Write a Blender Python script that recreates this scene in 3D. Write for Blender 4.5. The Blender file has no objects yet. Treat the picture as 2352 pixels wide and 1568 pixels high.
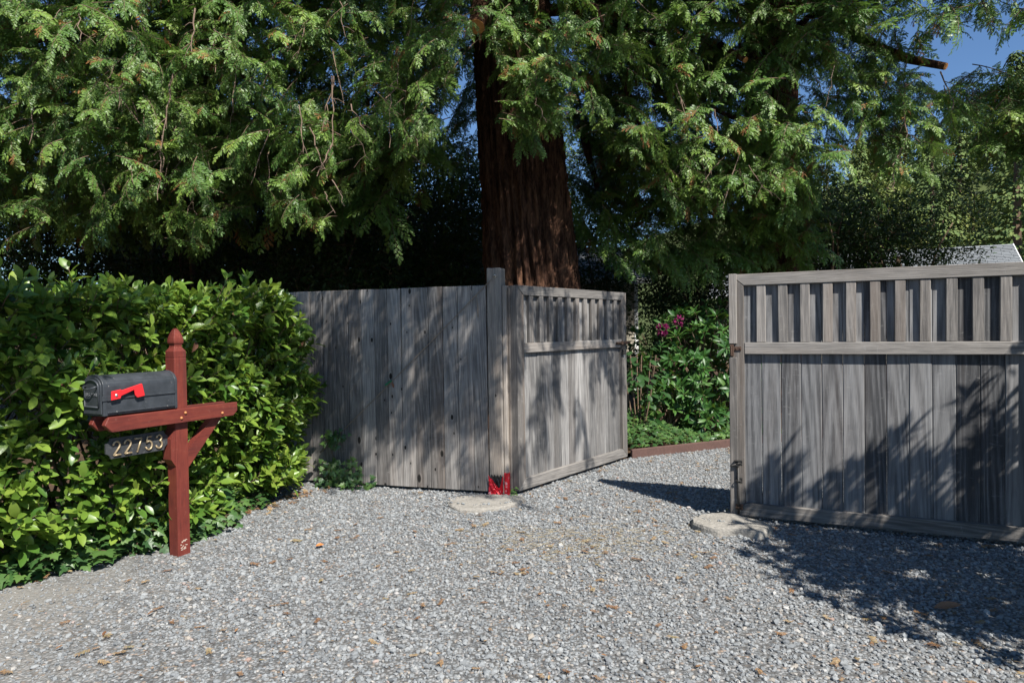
import bpy, bmesh, math, random
import numpy as np
from mathutils import Vector, Matrix, Euler

random.seed(7)
rng = np.random.default_rng(7)
PI = math.pi
scene = bpy.context.scene
col = scene.collection

# ------------------------------------------------------------------ camera
CAM_H = 1.5
PITCH, ROLL = math.radians(0.987), math.radians(-0.8)
cam_data = bpy.data.cameras.new('camera')
cam = bpy.data.objects.new('camera', cam_data)
col.objects.link(cam)
cam_data.sensor_width = 36.0
cam_data.lens = 24.0
cam_data.clip_end = 1000
CAM_ROT = Matrix.Rotation(PI / 2 - PITCH, 3, 'X') @ Matrix.Rotation(ROLL, 3, 'Z')
cam.matrix_world = Matrix.Translation((0, 0, CAM_H)) @ CAM_ROT.to_4x4()
scene.camera = cam

# ------------------------------------------------------------------ daylight
SUN_EL, SUN_AZ = math.radians(49), math.radians(148)      # azimuth clockwise from +Y
world = bpy.data.worlds.new('World')
scene.world = world
world.use_nodes = True
wn = world.node_tree
sky = wn.nodes.new('ShaderNodeTexSky')
sky.sky_type = 'NISHITA'
sky.sun_disc = False
sky.sun_elevation = SUN_EL
sky.sun_rotation = SUN_AZ
sky.air_density = 1.0
sky.dust_density = 0.0
sky.ozone_density = 8.0
bg = wn.nodes['Background']
bg.inputs['Strength'].default_value = 0.068
wn.links.new(sky.outputs[0], bg.inputs[0])

sun_data = bpy.data.lights.new('sun', 'SUN')
sun_data.energy = 5.0
sun_data.angle = math.radians(0.53)
sun_data.color = (1.0, 0.955, 0.88)
sun = bpy.data.objects.new('sun', sun_data)
col.objects.link(sun)
SUN = Vector((math.sin(SUN_AZ) * math.cos(SUN_EL), math.cos(SUN_AZ) * math.cos(SUN_EL), math.sin(SUN_EL)))
sun.rotation_euler = SUN.to_track_quat('Z', 'Y').to_euler()
sun.location = (4, -6, 12)

vs = scene.view_settings
vs.view_transform = 'Standard'
vs.look = 'None'
vs.gamma = 1.0
vs.exposure = 0.95
vs.use_curve_mapping = False
cy = scene.cycles
cy.max_bounces = 6
cy.diffuse_bounces = 3
cy.glossy_bounces = 2
cy.transmission_bounces = 4
cy.transparent_max_bounces = 8

# ------------------------------------------------------------------ survey: photograph point -> world point
FPX, CXP, CYP = 1568.0, 1176.0, 784.0
_M = np.array(CAM_ROT)


def ray(x, y):
    return _M @ np.array([(x - CXP) / FPX, -(y - CYP) / FPX, -1.0])


def on_ground(x, y, z=0.0):
    d = ray(x, y)
    t = (z - CAM_H) / d[2]
    return Vector((t * d[0], t * d[1], z))


def at_depth(x, y, Y):
    d = ray(x, y)
    t = Y / d[1]
    return Vector((t * d[0], Y, CAM_H + t * d[2]))


def project(p):
    q = _M.T @ (np.array(p, float) - np.array([0, 0, CAM_H]))
    if q[2] > -0.05:
        return None
    return (CXP + FPX * q[0] / -q[2], CYP - FPX * q[1] / -q[2])


def in_poly(x, y, poly):
    c = False
    j = len(poly) - 1
    for i in range(len(poly)):
        xi, yi = poly[i]
        xj, yj = poly[j]
        if (yi > y) != (yj > y) and x < (xj - xi) * (y - yi) / (yj - yi) + xi:
            c = not c
        j = i
    return c


# ------------------------------------------------------------------ object helpers
def tag(o, label=None, cat=None, group=None, kind=None):
    if label:
        o['label'] = label
    if cat:
        o['category'] = cat
    if group:
        o['group'] = group
    if kind:
        o['kind'] = kind
    return o


def empty(name, loc=(0, 0, 0), rz=0.0, **kw):
    o = bpy.data.objects.new(name, None)
    col.objects.link(o)
    o.location = loc
    o.rotation_euler = (0, 0, rz)
    o.empty_display_size = 0.1
    return tag(o, **kw)


def link(name, me, parent=None, loc=(0, 0, 0), rot=(0, 0, 0), scale=(1, 1, 1)):
    o = bpy.data.objects.new(name, me)
    col.objects.link(o)
    o.location = loc
    o.rotation_euler = rot
    o.scale = scale
    if parent:
        o.parent = parent
    return o


class MB:
    """collects vertices and faces into one mesh"""

    def __init__(self):
        self.v, self.f, self.m, self.t = [], [], [], []

    def add(self, verts, faces, mat=0, tint=0.5):
        b = len(self.v)
        self.v += [tuple(p) for p in verts]
        for f in faces:
            self.f.append([b + i for i in f])
            self.m.append(mat)
            self.t.append(tint)

    def box(self, x0, x1, y0, y1, z0, z1, c=0.004, mat=0):
        c = min(c, (x1 - x0) * .3, (y1 - y0) * .3, (z1 - z0) * .3)
        vid = {}
        V, Fc = [], []
        for sx in (0, 1):
            for sy in (0, 1):
                for sz in (0, 1):
                    X, Y, Z = (x0, x1)[sx], (y0, y1)[sy], (z0, z1)[sz]
                    dx, dy, dz = (c, -c)[sx], (c, -c)[sy], (c, -c)[sz]
                    for a, p in enumerate(((X, Y + dy, Z + dz), (X + dx, Y, Z + dz), (X + dx, Y + dy, Z))):
                        vid[(sx, sy, sz, a)] = len(V)
                        V.append(p)
        g = lambda a, b, c_, k: vid[(a, b, c_, k)]
        for s in (0, 1):
            q = [g(s, 0, 0, 0), g(s, 1, 0, 0), g(s, 1, 1, 0), g(s, 0, 1, 0)]
            Fc.append(q if s else q[::-1])
            q = [g(0, s, 0, 1), g(0, s, 1, 1), g(1, s, 1, 1), g(1, s, 0, 1)]
            Fc.append(q if s else q[::-1])
            q = [g(0, 0, s, 2), g(1, 0, s, 2), g(1, 1, s, 2), g(0, 1, s, 2)]
            Fc.append(q if s else q[::-1])
        for a in (0, 1):
            for b in (0, 1):
                flip = (a + b) % 2
                for q, fl in (([g(a, b, 0, 0), g(a, b, 1, 0), g(a, b, 1, 1), g(a, b, 0, 1)], flip),
                              ([g(a, 0, b, 0), g(a, 0, b, 2), g(a, 1, b, 2), g(a, 1, b, 0)], flip),
                              ([g(0, a, b, 1), g(1, a, b, 1), g(1, a, b, 2), g(0, a, b, 2)], flip)):
                    Fc.append(q if fl else q[::-1])
        for sx in (0, 1):
            for sy in (0, 1):
                for sz in (0, 1):
                    q = [g(sx, sy, sz, 0), g(sx, sy, sz, 1), g(sx, sy, sz, 2)]
                    Fc.append(q if (sx + sy + sz) % 2 else q[::-1])
        self.add(V, Fc, mat)

    def prism(self, poly, y0, y1, mat=0, swap=None):
        """polygon in x,z pushed from y0 to y1 (swap reorders the axes)"""
        n = len(poly)
        P = [(a, y0, b) for a, b in poly] + [(a, y1, b) for a, b in poly]
        if swap:
            P = [swap(*p) for p in P]
        Fc = [list(range(n))[::-1], list(range(n, 2 * n))]
        Fc += [[i, (i + 1) % n, n + (i + 1) % n, n + i] for i in range(n)]
        self.add(P, Fc, mat)

    def tube(self, pts, r, n=8, mat=0, cap=True, tint=.5):
        pts = [Vector(p) for p in pts]
        if not hasattr(r, '__len__'):
            r = [r] * len(pts)
        V, Fc = [], []
        prev = None
        for i, p in enumerate(pts):
            d = (pts[min(i + 1, len(pts) - 1)] - pts[max(i - 1, 0)]).normalized()
            if prev is None:
                a = d.orthogonal().normalized()
            else:
                a = (prev - d * prev.dot(d))
                a = a.normalized() if a.length > 1e-6 else d.orthogonal().normalized()
            prev = a
            b = d.cross(a)
            for k in range(n):
                t = 2 * PI * k / n
                V.append(p + (a * math.cos(t) + b * math.sin(t)) * r[i])
        for i in range(len(pts) - 1):
            for k in range(n):
                Fc.append([i * n + k, i * n + (k + 1) % n, (i + 1) * n + (k + 1) % n, (i + 1) * n + k])
        if cap:
            Fc.append(list(range(n))[::-1])
            Fc.append([(len(pts) - 1) * n + k for k in range(n)])
        self.add(V, Fc, mat, tint)

    def disc_stack(self, c, axis, prof, n=12, mat=0):
        """lathe: prof = [(along, radius)] round an axis from c"""
        axis = Vector(axis).normalized()
        a = axis.orthogonal().normalized()
        b = axis.cross(a)
        c = Vector(c)
        V, Fc = [], []
        for h, r in prof:
            for k in range(n):
                t = 2 * PI * k / n
                V.append(c + axis * h + (a * math.cos(t) + b * math.sin(t)) * r)
        for i in range(len(prof) - 1):
            for k in range(n):
                Fc.append([i * n + k, i * n + (k + 1) % n, (i + 1) * n + (k + 1) % n, (i + 1) * n + k])
        Fc.append(list(range(n))[::-1])
        Fc.append([(len(prof) - 1) * n + k for k in range(n)])
        self.add(V, Fc, mat)

    def mesh(self, name, mats, smooth=False, tints=False):
        me = bpy.data.meshes.new(name)
        me.from_pydata([tuple(p) for p in self.v], [], self.f)
        for m in (mats if isinstance(mats, (list, tuple)) else [mats]):
            me.materials.append(m)
        if any(self.m):
            me.polygons.foreach_set('material_index', self.m)
        if smooth:
            me.polygons.foreach_set('use_smooth', [True] * len(self.f))
        if tints:
            a = me.attributes.new('tint', 'FLOAT', 'FACE')
            a.data.foreach_set('value', self.t)
        me.update()
        return me

    def build(self, name, mats, parent=None, smooth=False, tints=False, fix=False, **kw):
        me = self.mesh(name, mats, smooth, tints)
        if fix:
            bm = bmesh.new()
            bm.from_mesh(me)
            bmesh.ops.recalc_face_normals(bm, faces=bm.faces)
            bm.to_mesh(me)
            bm.free()
        return link(name, me, parent, **kw)


# ------------------------------------------------------------------ materials
class NT:
    def __init__(self, name):
        self.mat = bpy.data.materials.new(name)
        self.mat.use_nodes = True
        self.nt = self.mat.node_tree
        self.out = self.nt.nodes['Material Output']
        self.b = self.nt.nodes['Principled BSDF']

    def n(self, typ, ins=None, **props):
        nd = self.nt.nodes.new('ShaderNode' + typ)
        for k, v in props.items():
            setattr(nd, k, v)
        for k, v in (ins or {}).items():
            self.put(nd, k, v)
        return nd

    def put(self, nd, k, v):
        s = nd.inputs[k]
        if isinstance(v, bpy.types.Node):
            v = v.outputs[0]
        if isinstance(v, bpy.types.NodeSocket):
            self.nt.links.new(v, s)
        else:
            s.default_value = v

    def math(self, op, a, b=0.0, c=None):
        nd = self.n('Math', {0: a, 1: b}, operation=op)
        if c is not None:
            self.put(nd, 2, c)
        return nd

    def ramp(self, fac, stops):
        nd = self.n('ValToRGB', {'Fac': fac})
        e = nd.color_ramp.elements
        while len(e) < len(stops):
            e.new(0.5)
        for i, (p, c) in enumerate(stops):
            e[i].position = p
            e[i].color = (c[0], c[1], c[2], 1) if hasattr(c, '__len__') else (c, c, c, 1)
        return nd

    def mix(self, f, a, b, mode='MIX'):
        nd = self.n('Mix', data_type='RGBA', blend_type=mode)
        for k, v in ((0, f), (6, a), (7, b)):
            if isinstance(v, tuple) and len(v) == 3:
                v = v + (1,)
            self.put(nd, k, v)
        return nd.outputs[2]

    def noise(self, vec, scale, detail=3.0, rough=0.55, out=0):
        nd = self.n('TexNoise', {'Scale': scale, 'Detail': detail, 'Roughness': rough})
        if vec is not None:
            self.put(nd, 'Vector', vec)
        return nd.outputs[out]

    def bump(self, h, strength=0.3, dist=0.01):
        nd = self.n('Bump', {'Height': h, 'Strength': strength, 'Distance': dist})
        self.put(self.b, 'Normal', nd)
        return nd


def obj_vec(t, scale=(1, 1, 1), rand=True):
    tc = t.n('TexCoord')
    v = tc.outputs['Object']
    if rand:
        oi = t.n('ObjectInfo')
        r = t.math('MULTIPLY', oi.outputs['Random'], 53.0)
        v = t.n('VectorMath', {0: v, 1: r}, operation='ADD').outputs[0]
    mp = t.n('Mapping', {'Vector': v, 'Scale': scale})
    return mp.outputs[0], tc.outputs['Object']


def wood(name, axis='z', dark=(0.085, 0.083, 0.085), light=(0.27, 0.255, 0.24), warm=0.25, rings=0.5, knots=0.0, vary=0.35, ring_f=470.0):
    t = NT(name)
    long_ = 0.045
    sc = {'z': (1, 1, long_), 'x': (long_, 1, 1)}[axis]
    tc = t.n('TexCoord')
    oi = t.n('ObjectInfo')
    rnd = oi.outputs['Random']
    # own place in the log for every piece
    offs = t.n('CombineXYZ', {0: t.math('MULTIPLY', rnd, 41.0), 1: t.math('MULTIPLY', rnd, 23.0), 2: t.math('MULTIPLY', rnd, 67.0)})
    v0 = t.n('VectorMath', {0: tc.outputs['Object'], 1: offs}, operation='ADD').outputs[0]
    v = t.n('Mapping', {'Vector': v0, 'Scale': sc}).outputs[0]
    warp = t.noise(v, 9.0, 2, .5, 1)
    vw = t.n('VectorMath', {0: v, 1: t.n('VectorMath', {0: warp, 'Scale': 0.05}, operation='SCALE')}, operation='ADD').outputs[0]
    # growth rings of a slightly tilted log
    rv = t.n('Mapping', {'Vector': tc.outputs['Object'], 'Scale': {'z': (1, 1, 0.05), 'x': (0.05, 1, 1)}[axis]}).outputs[0]
    r2 = t.n('VectorMath', {0: warp, 'Scale': 0.055}, operation='SCALE')
    rv = t.n('VectorMath', {0: rv, 1: r2}, operation='ADD').outputs[0]
    o2 = t.n('CombineXYZ', {0: t.math('MULTIPLY_ADD', rnd, .16, -.1) if axis == 'z' else 0.0, 1: .045, 2: t.math('MULTIPLY_ADD', rnd, .16, -.1)})
    rv = t.n('VectorMath', {0: rv, 1: o2}, operation='ADD').outputs[0]
    ln = t.n('VectorMath', {0: rv}, operation='LENGTH').outputs['Value']
    ring = t.math('SINE', t.math('MULTIPLY', ln, ring_f))
    ring = t.math('MULTIPLY_ADD', ring, 0.5, 0.5)
    fine = t.noise(vw, 160.0, 3, .6)
    mid = t.noise(vw, 38.0, 3, .6)
    blot = t.noise(tc.outputs['Object'], 2.3, 3, .6)
    g = t.math('MULTIPLY_ADD', fine, .55, t.math('MULTIPLY', mid, .55))
    g = t.math('ADD', g, t.math('MULTIPLY', ring, .16 * rings))
    g = t.math('ADD', g, t.math('MULTIPLY_ADD', blot, .35, -.2))
    g = t.math('ADD', g, t.math('MULTIPLY_ADD', t.math('FRACT', t.math('MULTIPLY', rnd, 17.3)), vary, -vary / 2))
    lo = tuple(c * .6 for c in dark)
    c = t.ramp(g, [(.2, lo), (.46, dark), (.98, tuple(x * 1.2 for x in light))])
    # weathering: warmer brown patches where the grey is thin
    w = t.ramp(t.noise(v, 6.0, 3, .6), [(.5, 0.0), (.75, 1.0)])
    wf = t.math('MULTIPLY', w, warm)
    cc = t.mix(wf, c.outputs[0], (0.20, 0.135, 0.09))
    # pale scuffs across the grain
    vs_ = t.n('Mapping', {'Vector': v0, 'Scale': (9, 9, 22) if axis == 'z' else (22, 9, 9)}).outputs[0]
    sc_n = t.ramp(t.noise(vs_, 1.6, 5, .72), [(.60, 0.0), (.76, .38)])
    cc = t.mix(sc_n, cc, (0.36, 0.35, 0.34))
    if knots:
        sx_ = t.n('SeparateXYZ', {0: v0})
        kv = t.n('CombineXYZ', {0: sx_.outputs[0], 1: t.math('MULTIPLY', sx_.outputs[2], .5)}).outputs[0]
        vo = t.n('TexVoronoi', {'Vector': kv, 'Scale': 6.5, 'Randomness': 1.0}, voronoi_dimensions='2D')
        vd = t.math('MULTIPLY', vo.outputs['Distance'], t.math('MULTIPLY_ADD', t.n('SeparateColor', {0: vo.outputs['Color']}).outputs[1], 1.3, .55))
        # only some cells carry a knot
        sep = t.n('SeparateColor', {0: vo.outputs['Color']})
        has = t.math('LESS_THAN', sep.outputs[0], knots)
        k = t.ramp(vd, [(.055, 1.0), (.085, .0)])
        ring_k = t.ramp(vd, [(.09, 0.0), (.12, .55), (.26, 0.0)])
        kk = t.math('MULTIPLY', k, has)
        cc = t.mix(t.math('MULTIPLY', ring_k, t.math('MULTIPLY', has, .7)), cc, (0.09, 0.08, 0.075))
        cc = t.mix(kk, cc, (0.012, 0.011, 0.010))
    t.put(t.b, 'Base Color', cc)
    t.put(t.b, 'Roughness', 0.82)
    t.put(t.b, 'Specular IOR Level', 0.25)
    hh = t.math('MULTIPLY_ADD', fine, .6, t.math('MULTIPLY', mid, .5))
    t.bump(hh, 0.55, 0.004)
    return t.mat


def simple(name, colr, rough=.6, metal=0.0, spec=.5, var=.25, scale=40.0, bump=.15, bdist=.003, dirt=None):
    t = NT(name)
    v, _ = obj_vec(t)
    n1 = t.noise(v, scale, 5, .65)
    n2 = t.noise(v, scale * .13, 3, .6)
    f = t.math('MULTIPLY_ADD', n1, .6, t.math('MULTIPLY', n2, .5))
    lo = tuple(c * (1 - var) for c in colr)
    hi = tuple(min(1, c * (1 + var)) for c in colr)
    c = t.ramp(f, [(.3, lo), (.8, hi)]).outputs[0]
    if dirt:
        d = t.ramp(t.noise(v, scale * .5, 6, .7), [(.58, 0.0), (.72, .8)])
        c = t.mix(d, c, dirt)
    t.put(t.b, 'Base Color', c)
    t.put(t.b, 'Roughness', t.math('MULTIPLY_ADD', n1, .2, rough - .1))
    t.put(t.b, 'Metallic', metal)
    t.put(t.b, 'Specular IOR Level', spec)
    if bump:
        t.bump(n1, bump, bdist)
    return t.mat


def leaf_mat(name, stops, rough=.4, spec=.5, transl=.3, tcol=(0.16, 0.28, 0.03), tint_w=.6, vein=0.0):
    """stops: colours from old/dark to young/bright, picked by the leaf's own tint and its shoot"""
    t = NT(name)
    oi = t.n('ObjectInfo')
    at = t.n('Attribute', attribute_name='tint')
    f = t.math('MULTIPLY_ADD', at.outputs['Fac'], tint_w, t.math('MULTIPLY', oi.outputs['Random'], 1 - tint_w))
    c = t.ramp(f, stops).outputs[0]
    tc = t.n('TexCoord')
    nz = t.noise(tc.outputs['Object'], 35.0, 3, .6)
    c = t.mix(t.math('MULTIPLY_ADD', nz, .5, -.1), c, tuple(x * .55 for x in stops[0][1]))
    t.put(t.b, 'Base Color', c)
    t.put(t.b, 'Roughness', t.math('MULTIPLY_ADD', nz, .25, rough - .12))
    t.put(t.b, 'Specular IOR Level', spec)
    if transl:
        tr = t.n('BsdfTranslucent', {'Color': t.mix(.45, c, tcol + (1,))})
        m = t.n('MixShader', {0: transl, 1: t.b.outputs[0], 2: tr.outputs[0]})
        t.nt.links.new(m.outputs[0], t.out.inputs[0])
    return t.mat


M = {}
M['wood_z'] = wood('weathered_wood_upright', 'z', vary=.42, dark=(.064, .065, .069), light=(.20, .20, .203), rings=1.4, ring_f=360.0, warm=.12)
M['wood_x'] = wood('weathered_wood_level', 'x', dark=(.115, .108, .102), light=(.29, .27, .25), rings=.7, warm=.3)
M['stile'] = wood('weathered_wood_stile', 'z', dark=(.13, .12, .112), light=(.33, .30, .27), rings=.6, warm=.7)
M['slat'] = wood('weathered_wood_slat', 'z', dark=(.12, .113, .108), light=(.31, .285, .262), rings=.6, warm=.35)
M['plank_l'] = wood('weathered_wood_pale_plank', 'z', vary=.34, dark=(.11, .107, .105), light=(.30, .29, .28), rings=.9, warm=.15)
M['fence'] = wood('weathered_fence_wood', 'z', dark=(.112, .105, .10), light=(.33, .31, .29), rings=.8, warm=.35, knots=.55, vary=.24)
M['post'] = wood('weathered_post_wood', 'z', dark=(.15, .135, .12), light=(.38, .335, .29), rings=.5, warm=.5, knots=.05)
M['rust'] = simple('rusty_iron', (.085, .05, .035), .75, .4, var=.6, scale=120, bump=.4)
M['iron'] = simple('dark_iron', (.05, .048, .046), .6, .6, var=.5, scale=90, bump=.3, dirt=(.13, .06, .03))
M['concrete'] = simple('rough_concrete', (.25, .235, .21), .95, var=.5, scale=45, bump=1.0, bdist=.012, dirt=(.22, .20, .17))
M['dirt'] = simple('dry_earth', (.16, .12, .085), .95, var=.5, scale=30, bump=.8, bdist=.01)
M['edging'] = simple('brown_edging_timber', (.085, .045, .036), .85, var=.4, scale=35, bump=.5)
M['brass'] = simple('tarnished_brass', (.40, .31, .19), .45, .55, var=.3, scale=150, bump=.1)
M['grey_plate'] = simple('slate_grey_plate', (.035, .037, .04), .55, 0, var=.4, scale=80, bump=.1, dirt=(.12, .12, .12))
M['screw'] = simple('bright_screw', (.6, .6, .58), .35, .9, var=.2)
M['plug'] = simple('wooden_plug', (.42, .17, .06), .5, 0, var=.3, scale=60)
M['flag'] = simple('red_plastic', (.62, .02, .025), .4, 0, var=.08, scale=60, bump=.05)
M['cord'] = simple('old_cord', (.20, .16, .12), .9, var=.3, scale=100)
M['green_tag'] = simple('green_plastic', (.01, .14, .075), .5, var=.2)
M['bark_twig'] = simple('twig_bark', (.13, .085, .055), .9, var=.5, scale=70, bump=.4)
M['pale_twig'] = simple('pale_twig_bark', (.17, .115, .085), .9, var=.4, scale=70, bump=.3)
M['cut_wood'] = simple('fresh_cut_wood', (.62, .28, .10), .8, var=.35, scale=90, bump=.2)
M['roof_trim'] = simple('house_trim_paint', (.7, .71, .7), .6, var=.06)
M['siding'] = simple('beige_siding_paint', (.36, .33, .26), .7, var=.12, scale=12, bump=.05)
M['shingle'] = simple('grey_shingle', (.17, .182, .19), .9, var=.3, scale=25, bump=.4)
M['black_gap'] = simple('black_bag_film', (.012, .011, .011), .35, var=.5, scale=80, bump=.4)


def stained_red(axis):
    t = NT('red_stained_timber_' + axis)
    tc = t.n('TexCoord')
    oi = t.n('ObjectInfo')
    r = t.math('MULTIPLY', oi.outputs['Random'], 31.0)
    v0 = t.n('VectorMath', {0: tc.outputs['Object'], 1: r}, operation='ADD').outputs[0]
    v = t.n('Mapping', {'Vector': v0, 'Scale': {'z': (1, 1, .05), 'x': (.05, 1, 1)}[axis]}).outputs[0]
    fine = t.noise(v, 130, 4, .65)
    blot = t.noise(v0, 6, 4, .6)
    g = t.math('MULTIPLY_ADD', fine, .6, t.math('MULTIPLY', blot, .5))
    c = t.ramp(g, [(.25, (.045, .010, .008)), (.52, (.128, .024, .017)), (.85, (.225, .050, .030))]).outputs[0]
    wear = t.ramp(t.noise(v0, 30, 6, .75), [(.60, 0.0), (.72, .55)])
    c = t.mix(wear, c, (.28, .13, .09))
    grime = t.ramp(t.noise(v, 9, 4, .65), [(.5, 0.0), (.7, .7)])
    c = t.mix(grime, c, (.06, .018, .016))
    t.put(t.b, 'Base Color', c)
    t.put(t.b, 'Roughness', .6)
    t.put(t.b, 'Specular IOR Level', .35)
    t.bump(fine, .35, .003)
    return t.mat


M['red_z'] = stained_red('z')
M['red_x'] = stained_red('x')


def mailbox_paint():
    t = NT('charcoal_mailbox_plastic')
    tc = t.n('TexCoord')
    n1 = t.noise(tc.outputs['Object'], 14, 5, .65)
    n2 = t.noise(tc.outputs['Object'], 160, 3, .6)
    c = t.ramp(n1, [(.3, (.022, .026, .031)), (.7, (.045, .051, .060))]).outputs[0]
    sp = t.ramp(t.noise(tc.outputs['Object'], 55, 2, .5), [(.73, 0.0), (.77, .7)])
    c = t.mix(sp, c, (.35, .33, .30))
    t.put(t.b, 'Base Color', c)
    t.put(t.b, 'Roughness', .48)
    t.put(t.b, 'Specular IOR Level', .5)
    t.bump(n2, .12, .001)
    return t.mat


M['mailbox'] = mailbox_paint()


def red_print():
    t = NT('red_bag_print')
    tc = t.n('TexCoord')
    vo = t.n('TexVoronoi', {'Vector': t.n('Mapping', {'Vector': tc.outputs['Object'], 'Scale': (1, 1, .75)}), 'Scale': 26.0})
    m = t.ramp(vo.outputs['Distance'], [(.30, .75), (.36, 0.0)])
    n = t.noise(tc.outputs['Object'], 130, 3, .6)
    mm = t.math('MULTIPLY', m, t.ramp(n, [(.4, .3), (.6, 1.0)]))
    c = t.mix(mm, (.52, .008, .018), (.75, .50, .52))
    t.put(t.b, 'Base Color', c)
    t.put(t.b, 'Roughness', .35)
    t.bump(t.noise(tc.outputs['Object'], 70, 3, .6), .5, .006)
    return t.mat


M['bag'] = red_print()

# foliage colours run from the oldest to the youngest leaf
M['laurel'] = leaf_mat('laurel_leaf', [(.0, (.03, .08, .016)), (.3, (.07, .16, .024)), (.65, (.19, .295, .042)), (1.0, (.34, .41, .075))], .36, .5, .30, (.32, .42, .04))
M['laurel_brown'] = leaf_mat('dead_laurel_leaf', [(.0, (.12, .05, .03)), (1.0, (.26, .14, .09))], .7, .2, .1, (.2, .1, .05))
M['ivy'] = leaf_mat('ivy_leaf', [(.0, (.022, .06, .02)), (.5, (.045, .11, .03)), (1.0, (.12, .21, .05))], .42, .45, .22, (.25, .35, .05))
M['rhodo'] = leaf_mat('rhododendron_leaf', [(.0, (.022, .07, .018)), (.5, (.045, .13, .025)), (1.0, (.13, .23, .05))], .42, .45, .24, (.25, .36, .04))
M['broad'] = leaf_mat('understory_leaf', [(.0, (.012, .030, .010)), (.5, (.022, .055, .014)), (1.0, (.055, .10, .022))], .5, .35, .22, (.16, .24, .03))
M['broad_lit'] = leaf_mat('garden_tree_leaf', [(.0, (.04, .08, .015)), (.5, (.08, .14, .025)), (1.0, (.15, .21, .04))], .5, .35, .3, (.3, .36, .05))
M['redwood'] = leaf_mat('redwood_needles', [(.0, (.036, .085, .020)), (.35, (.080, .170, .034)), (.7, (.165, .275, .050)), (.93, (.26, .36, .065)), (1.0, (.33, .33, .055))], .42, .45, .26, (.20, .33, .04), .55)
M['redwood_dead'] = leaf_mat('dead_redwood_needles', [(.0, (.12, .045, .02)), (1.0, (.32, .17, .06))], .7, .2, .15, (.4, .2, .05))
M['hill_con'] = leaf_mat('hillside_conifer', [(.0, (.07, .11, .045)), (.5, (.13, .185, .06)), (1.0, (.21, .24, .08))], .7, .1, .1, (.1, .15, .03))
M['hill_oak'] = leaf_mat('hillside_broadleaf', [(.0, (.13, .175, .05)), (.5, (.22, .26, .075)), (1.0, (.33, .32, .10))], .7, .1, .1, (.15, .2, .04))
M['petal'] = leaf_mat('magenta_petal', [(.0, (.10, .004, .04)), (1.0, (.20, .016, .09))], .5, .3, .25, (.6, .02, .3))
M['litter'] = leaf_mat('dry_litter', [(.0, (.13, .06, .03)), (.45, (.26, .15, .075)), (.8, (.36, .27, .15)), (1.0, (.17, .17, .07))], .85, .15, .05, (.4, .25, .1), .3)
M['straw'] = leaf_mat('straw_litter', [(.0, (.34, .27, .16)), (1.0, (.48, .40, .25))], .85, .15, .05, (.4, .3, .1), .3)


def redwood_bark():
    t = NT('redwood_bark')
    tc = t.n('TexCoord')
    v = t.n('Mapping', {'Vector': tc.outputs['Object'], 'Scale': (1, 1, .15)}).outputs[0]
    w = t.noise(tc.outputs['Object'], 1.6, 3, .6, 1)
    v2 = t.n('VectorMath', {0: v, 1: t.n('VectorMath', {0: w, 'Scale': .10}, operation='SCALE')}, operation='ADD').outputs[0]
    a = t.noise(v2, 14, 5, .7)
    b = t.noise(v2, 52, 4, .65)
    g = t.math('MULTIPLY_ADD', a, .75, t.math('MULTIPLY', b, .4))
    c = t.ramp(g, [(.30, (.010, .006, .004)), (.5, (.034, .017, .012)), (.72, (.145, .075, .046)), (.9, (.29, .19, .135))]).outputs[0]
    t.put(t.b, 'Base Color', c)
    t.put(t.b, 'Roughness', .95)
    t.put(t.b, 'Specular IOR Level', .12)
    t.bump(g, 1.0, .05)
    return t.mat


M['bark'] = redwood_bark()


def stone_mat():
    t = NT('crushed_bluestone')
    oi = t.n('ObjectInfo')
    r = oi.outputs['Random']
    tc = t.n('TexCoord')
    c = t.ramp(r, [(.0, (.115, .122, .128)), (.25, (.178, .188, .193)), (.6, (.232, .243, .247)), (.90, (.295, .305, .306)), (.95, (.31, .27, .22)), (.99, (.42, .42, .41)), (1.0, (.30, .18, .13))]).outputs[0]
    n = t.noise(t.n('VectorMath', {0: tc.outputs['Object'], 1: t.math('MULTIPLY', r, 17.0)}, operation='ADD'), 2.2, 4, .7)
    c = t.mix(t.math('MULTIPLY_ADD', n, .8, -.15), c, (.13, .14, .15))
    t.put(t.b, 'Base Color', c)
    t.put(t.b, 'Roughness', .8)
    t.put(t.b, 'Specular IOR Level', .35)
    return t.mat


M['stone'] = stone_mat()


def gravel_bed():
    t = NT('gravel_fines')
    tc = t.n('TexCoord')
    o = tc.outputs['Object']
    vo = t.n('TexVoronoi', {'Vector': o, 'Scale': 62.0})
    sep = t.n('SeparateColor', {0: vo.outputs['Color']})
    c = t.ramp(sep.outputs[0], [(.0, (.10, .105, .11)), (.5, (.20, .21, .215)), (.9, (.32, .32, .32)), (1.0, (.30, .22, .16))]).outputs[0]
    edge = t.ramp(vo.outputs['Distance'], [(.3, 0.0), (.75, .75)])
    c = t.mix(edge, c, (.06, .055, .05))
    # worn wheel track and trodden edge on the left: more fines and earth between the stones
    n = t.noise(o, 1.3, 4, .6)
    sepo = t.n('SeparateXYZ', {0: o})
    d = t.math('ADD', t.math('MULTIPLY', sepo.outputs[0], -.42), t.math('MULTIPLY', sepo.outputs[1], -.12))
    d = t.math('ADD', d, t.math('MULTIPLY_ADD', n, 1.1, -.62))
    dm = t.ramp(d, [(.28, 0.0), (.75, .85)])
    nf = t.noise(o, 190, 3, .6)
    sand = t.ramp(nf, [(.3, (.145, .138, .126)), (.7, (.285, .272, .25))]).outputs[0]
    c = t.mix(dm, c, sand)
    t.put(t.b, 'Base Color', c)
    t.put(t.b, 'Roughness', .95)
    t.put(t.b, 'Specular IOR Level', .2)
    h = t.math('MULTIPLY_ADD', vo.outputs['Distance'], -.7, t.math('MULTIPLY', nf, .4))
    t.bump(h, .8, .012)
    return t.mat


M['bed'] = gravel_bed()


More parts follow.
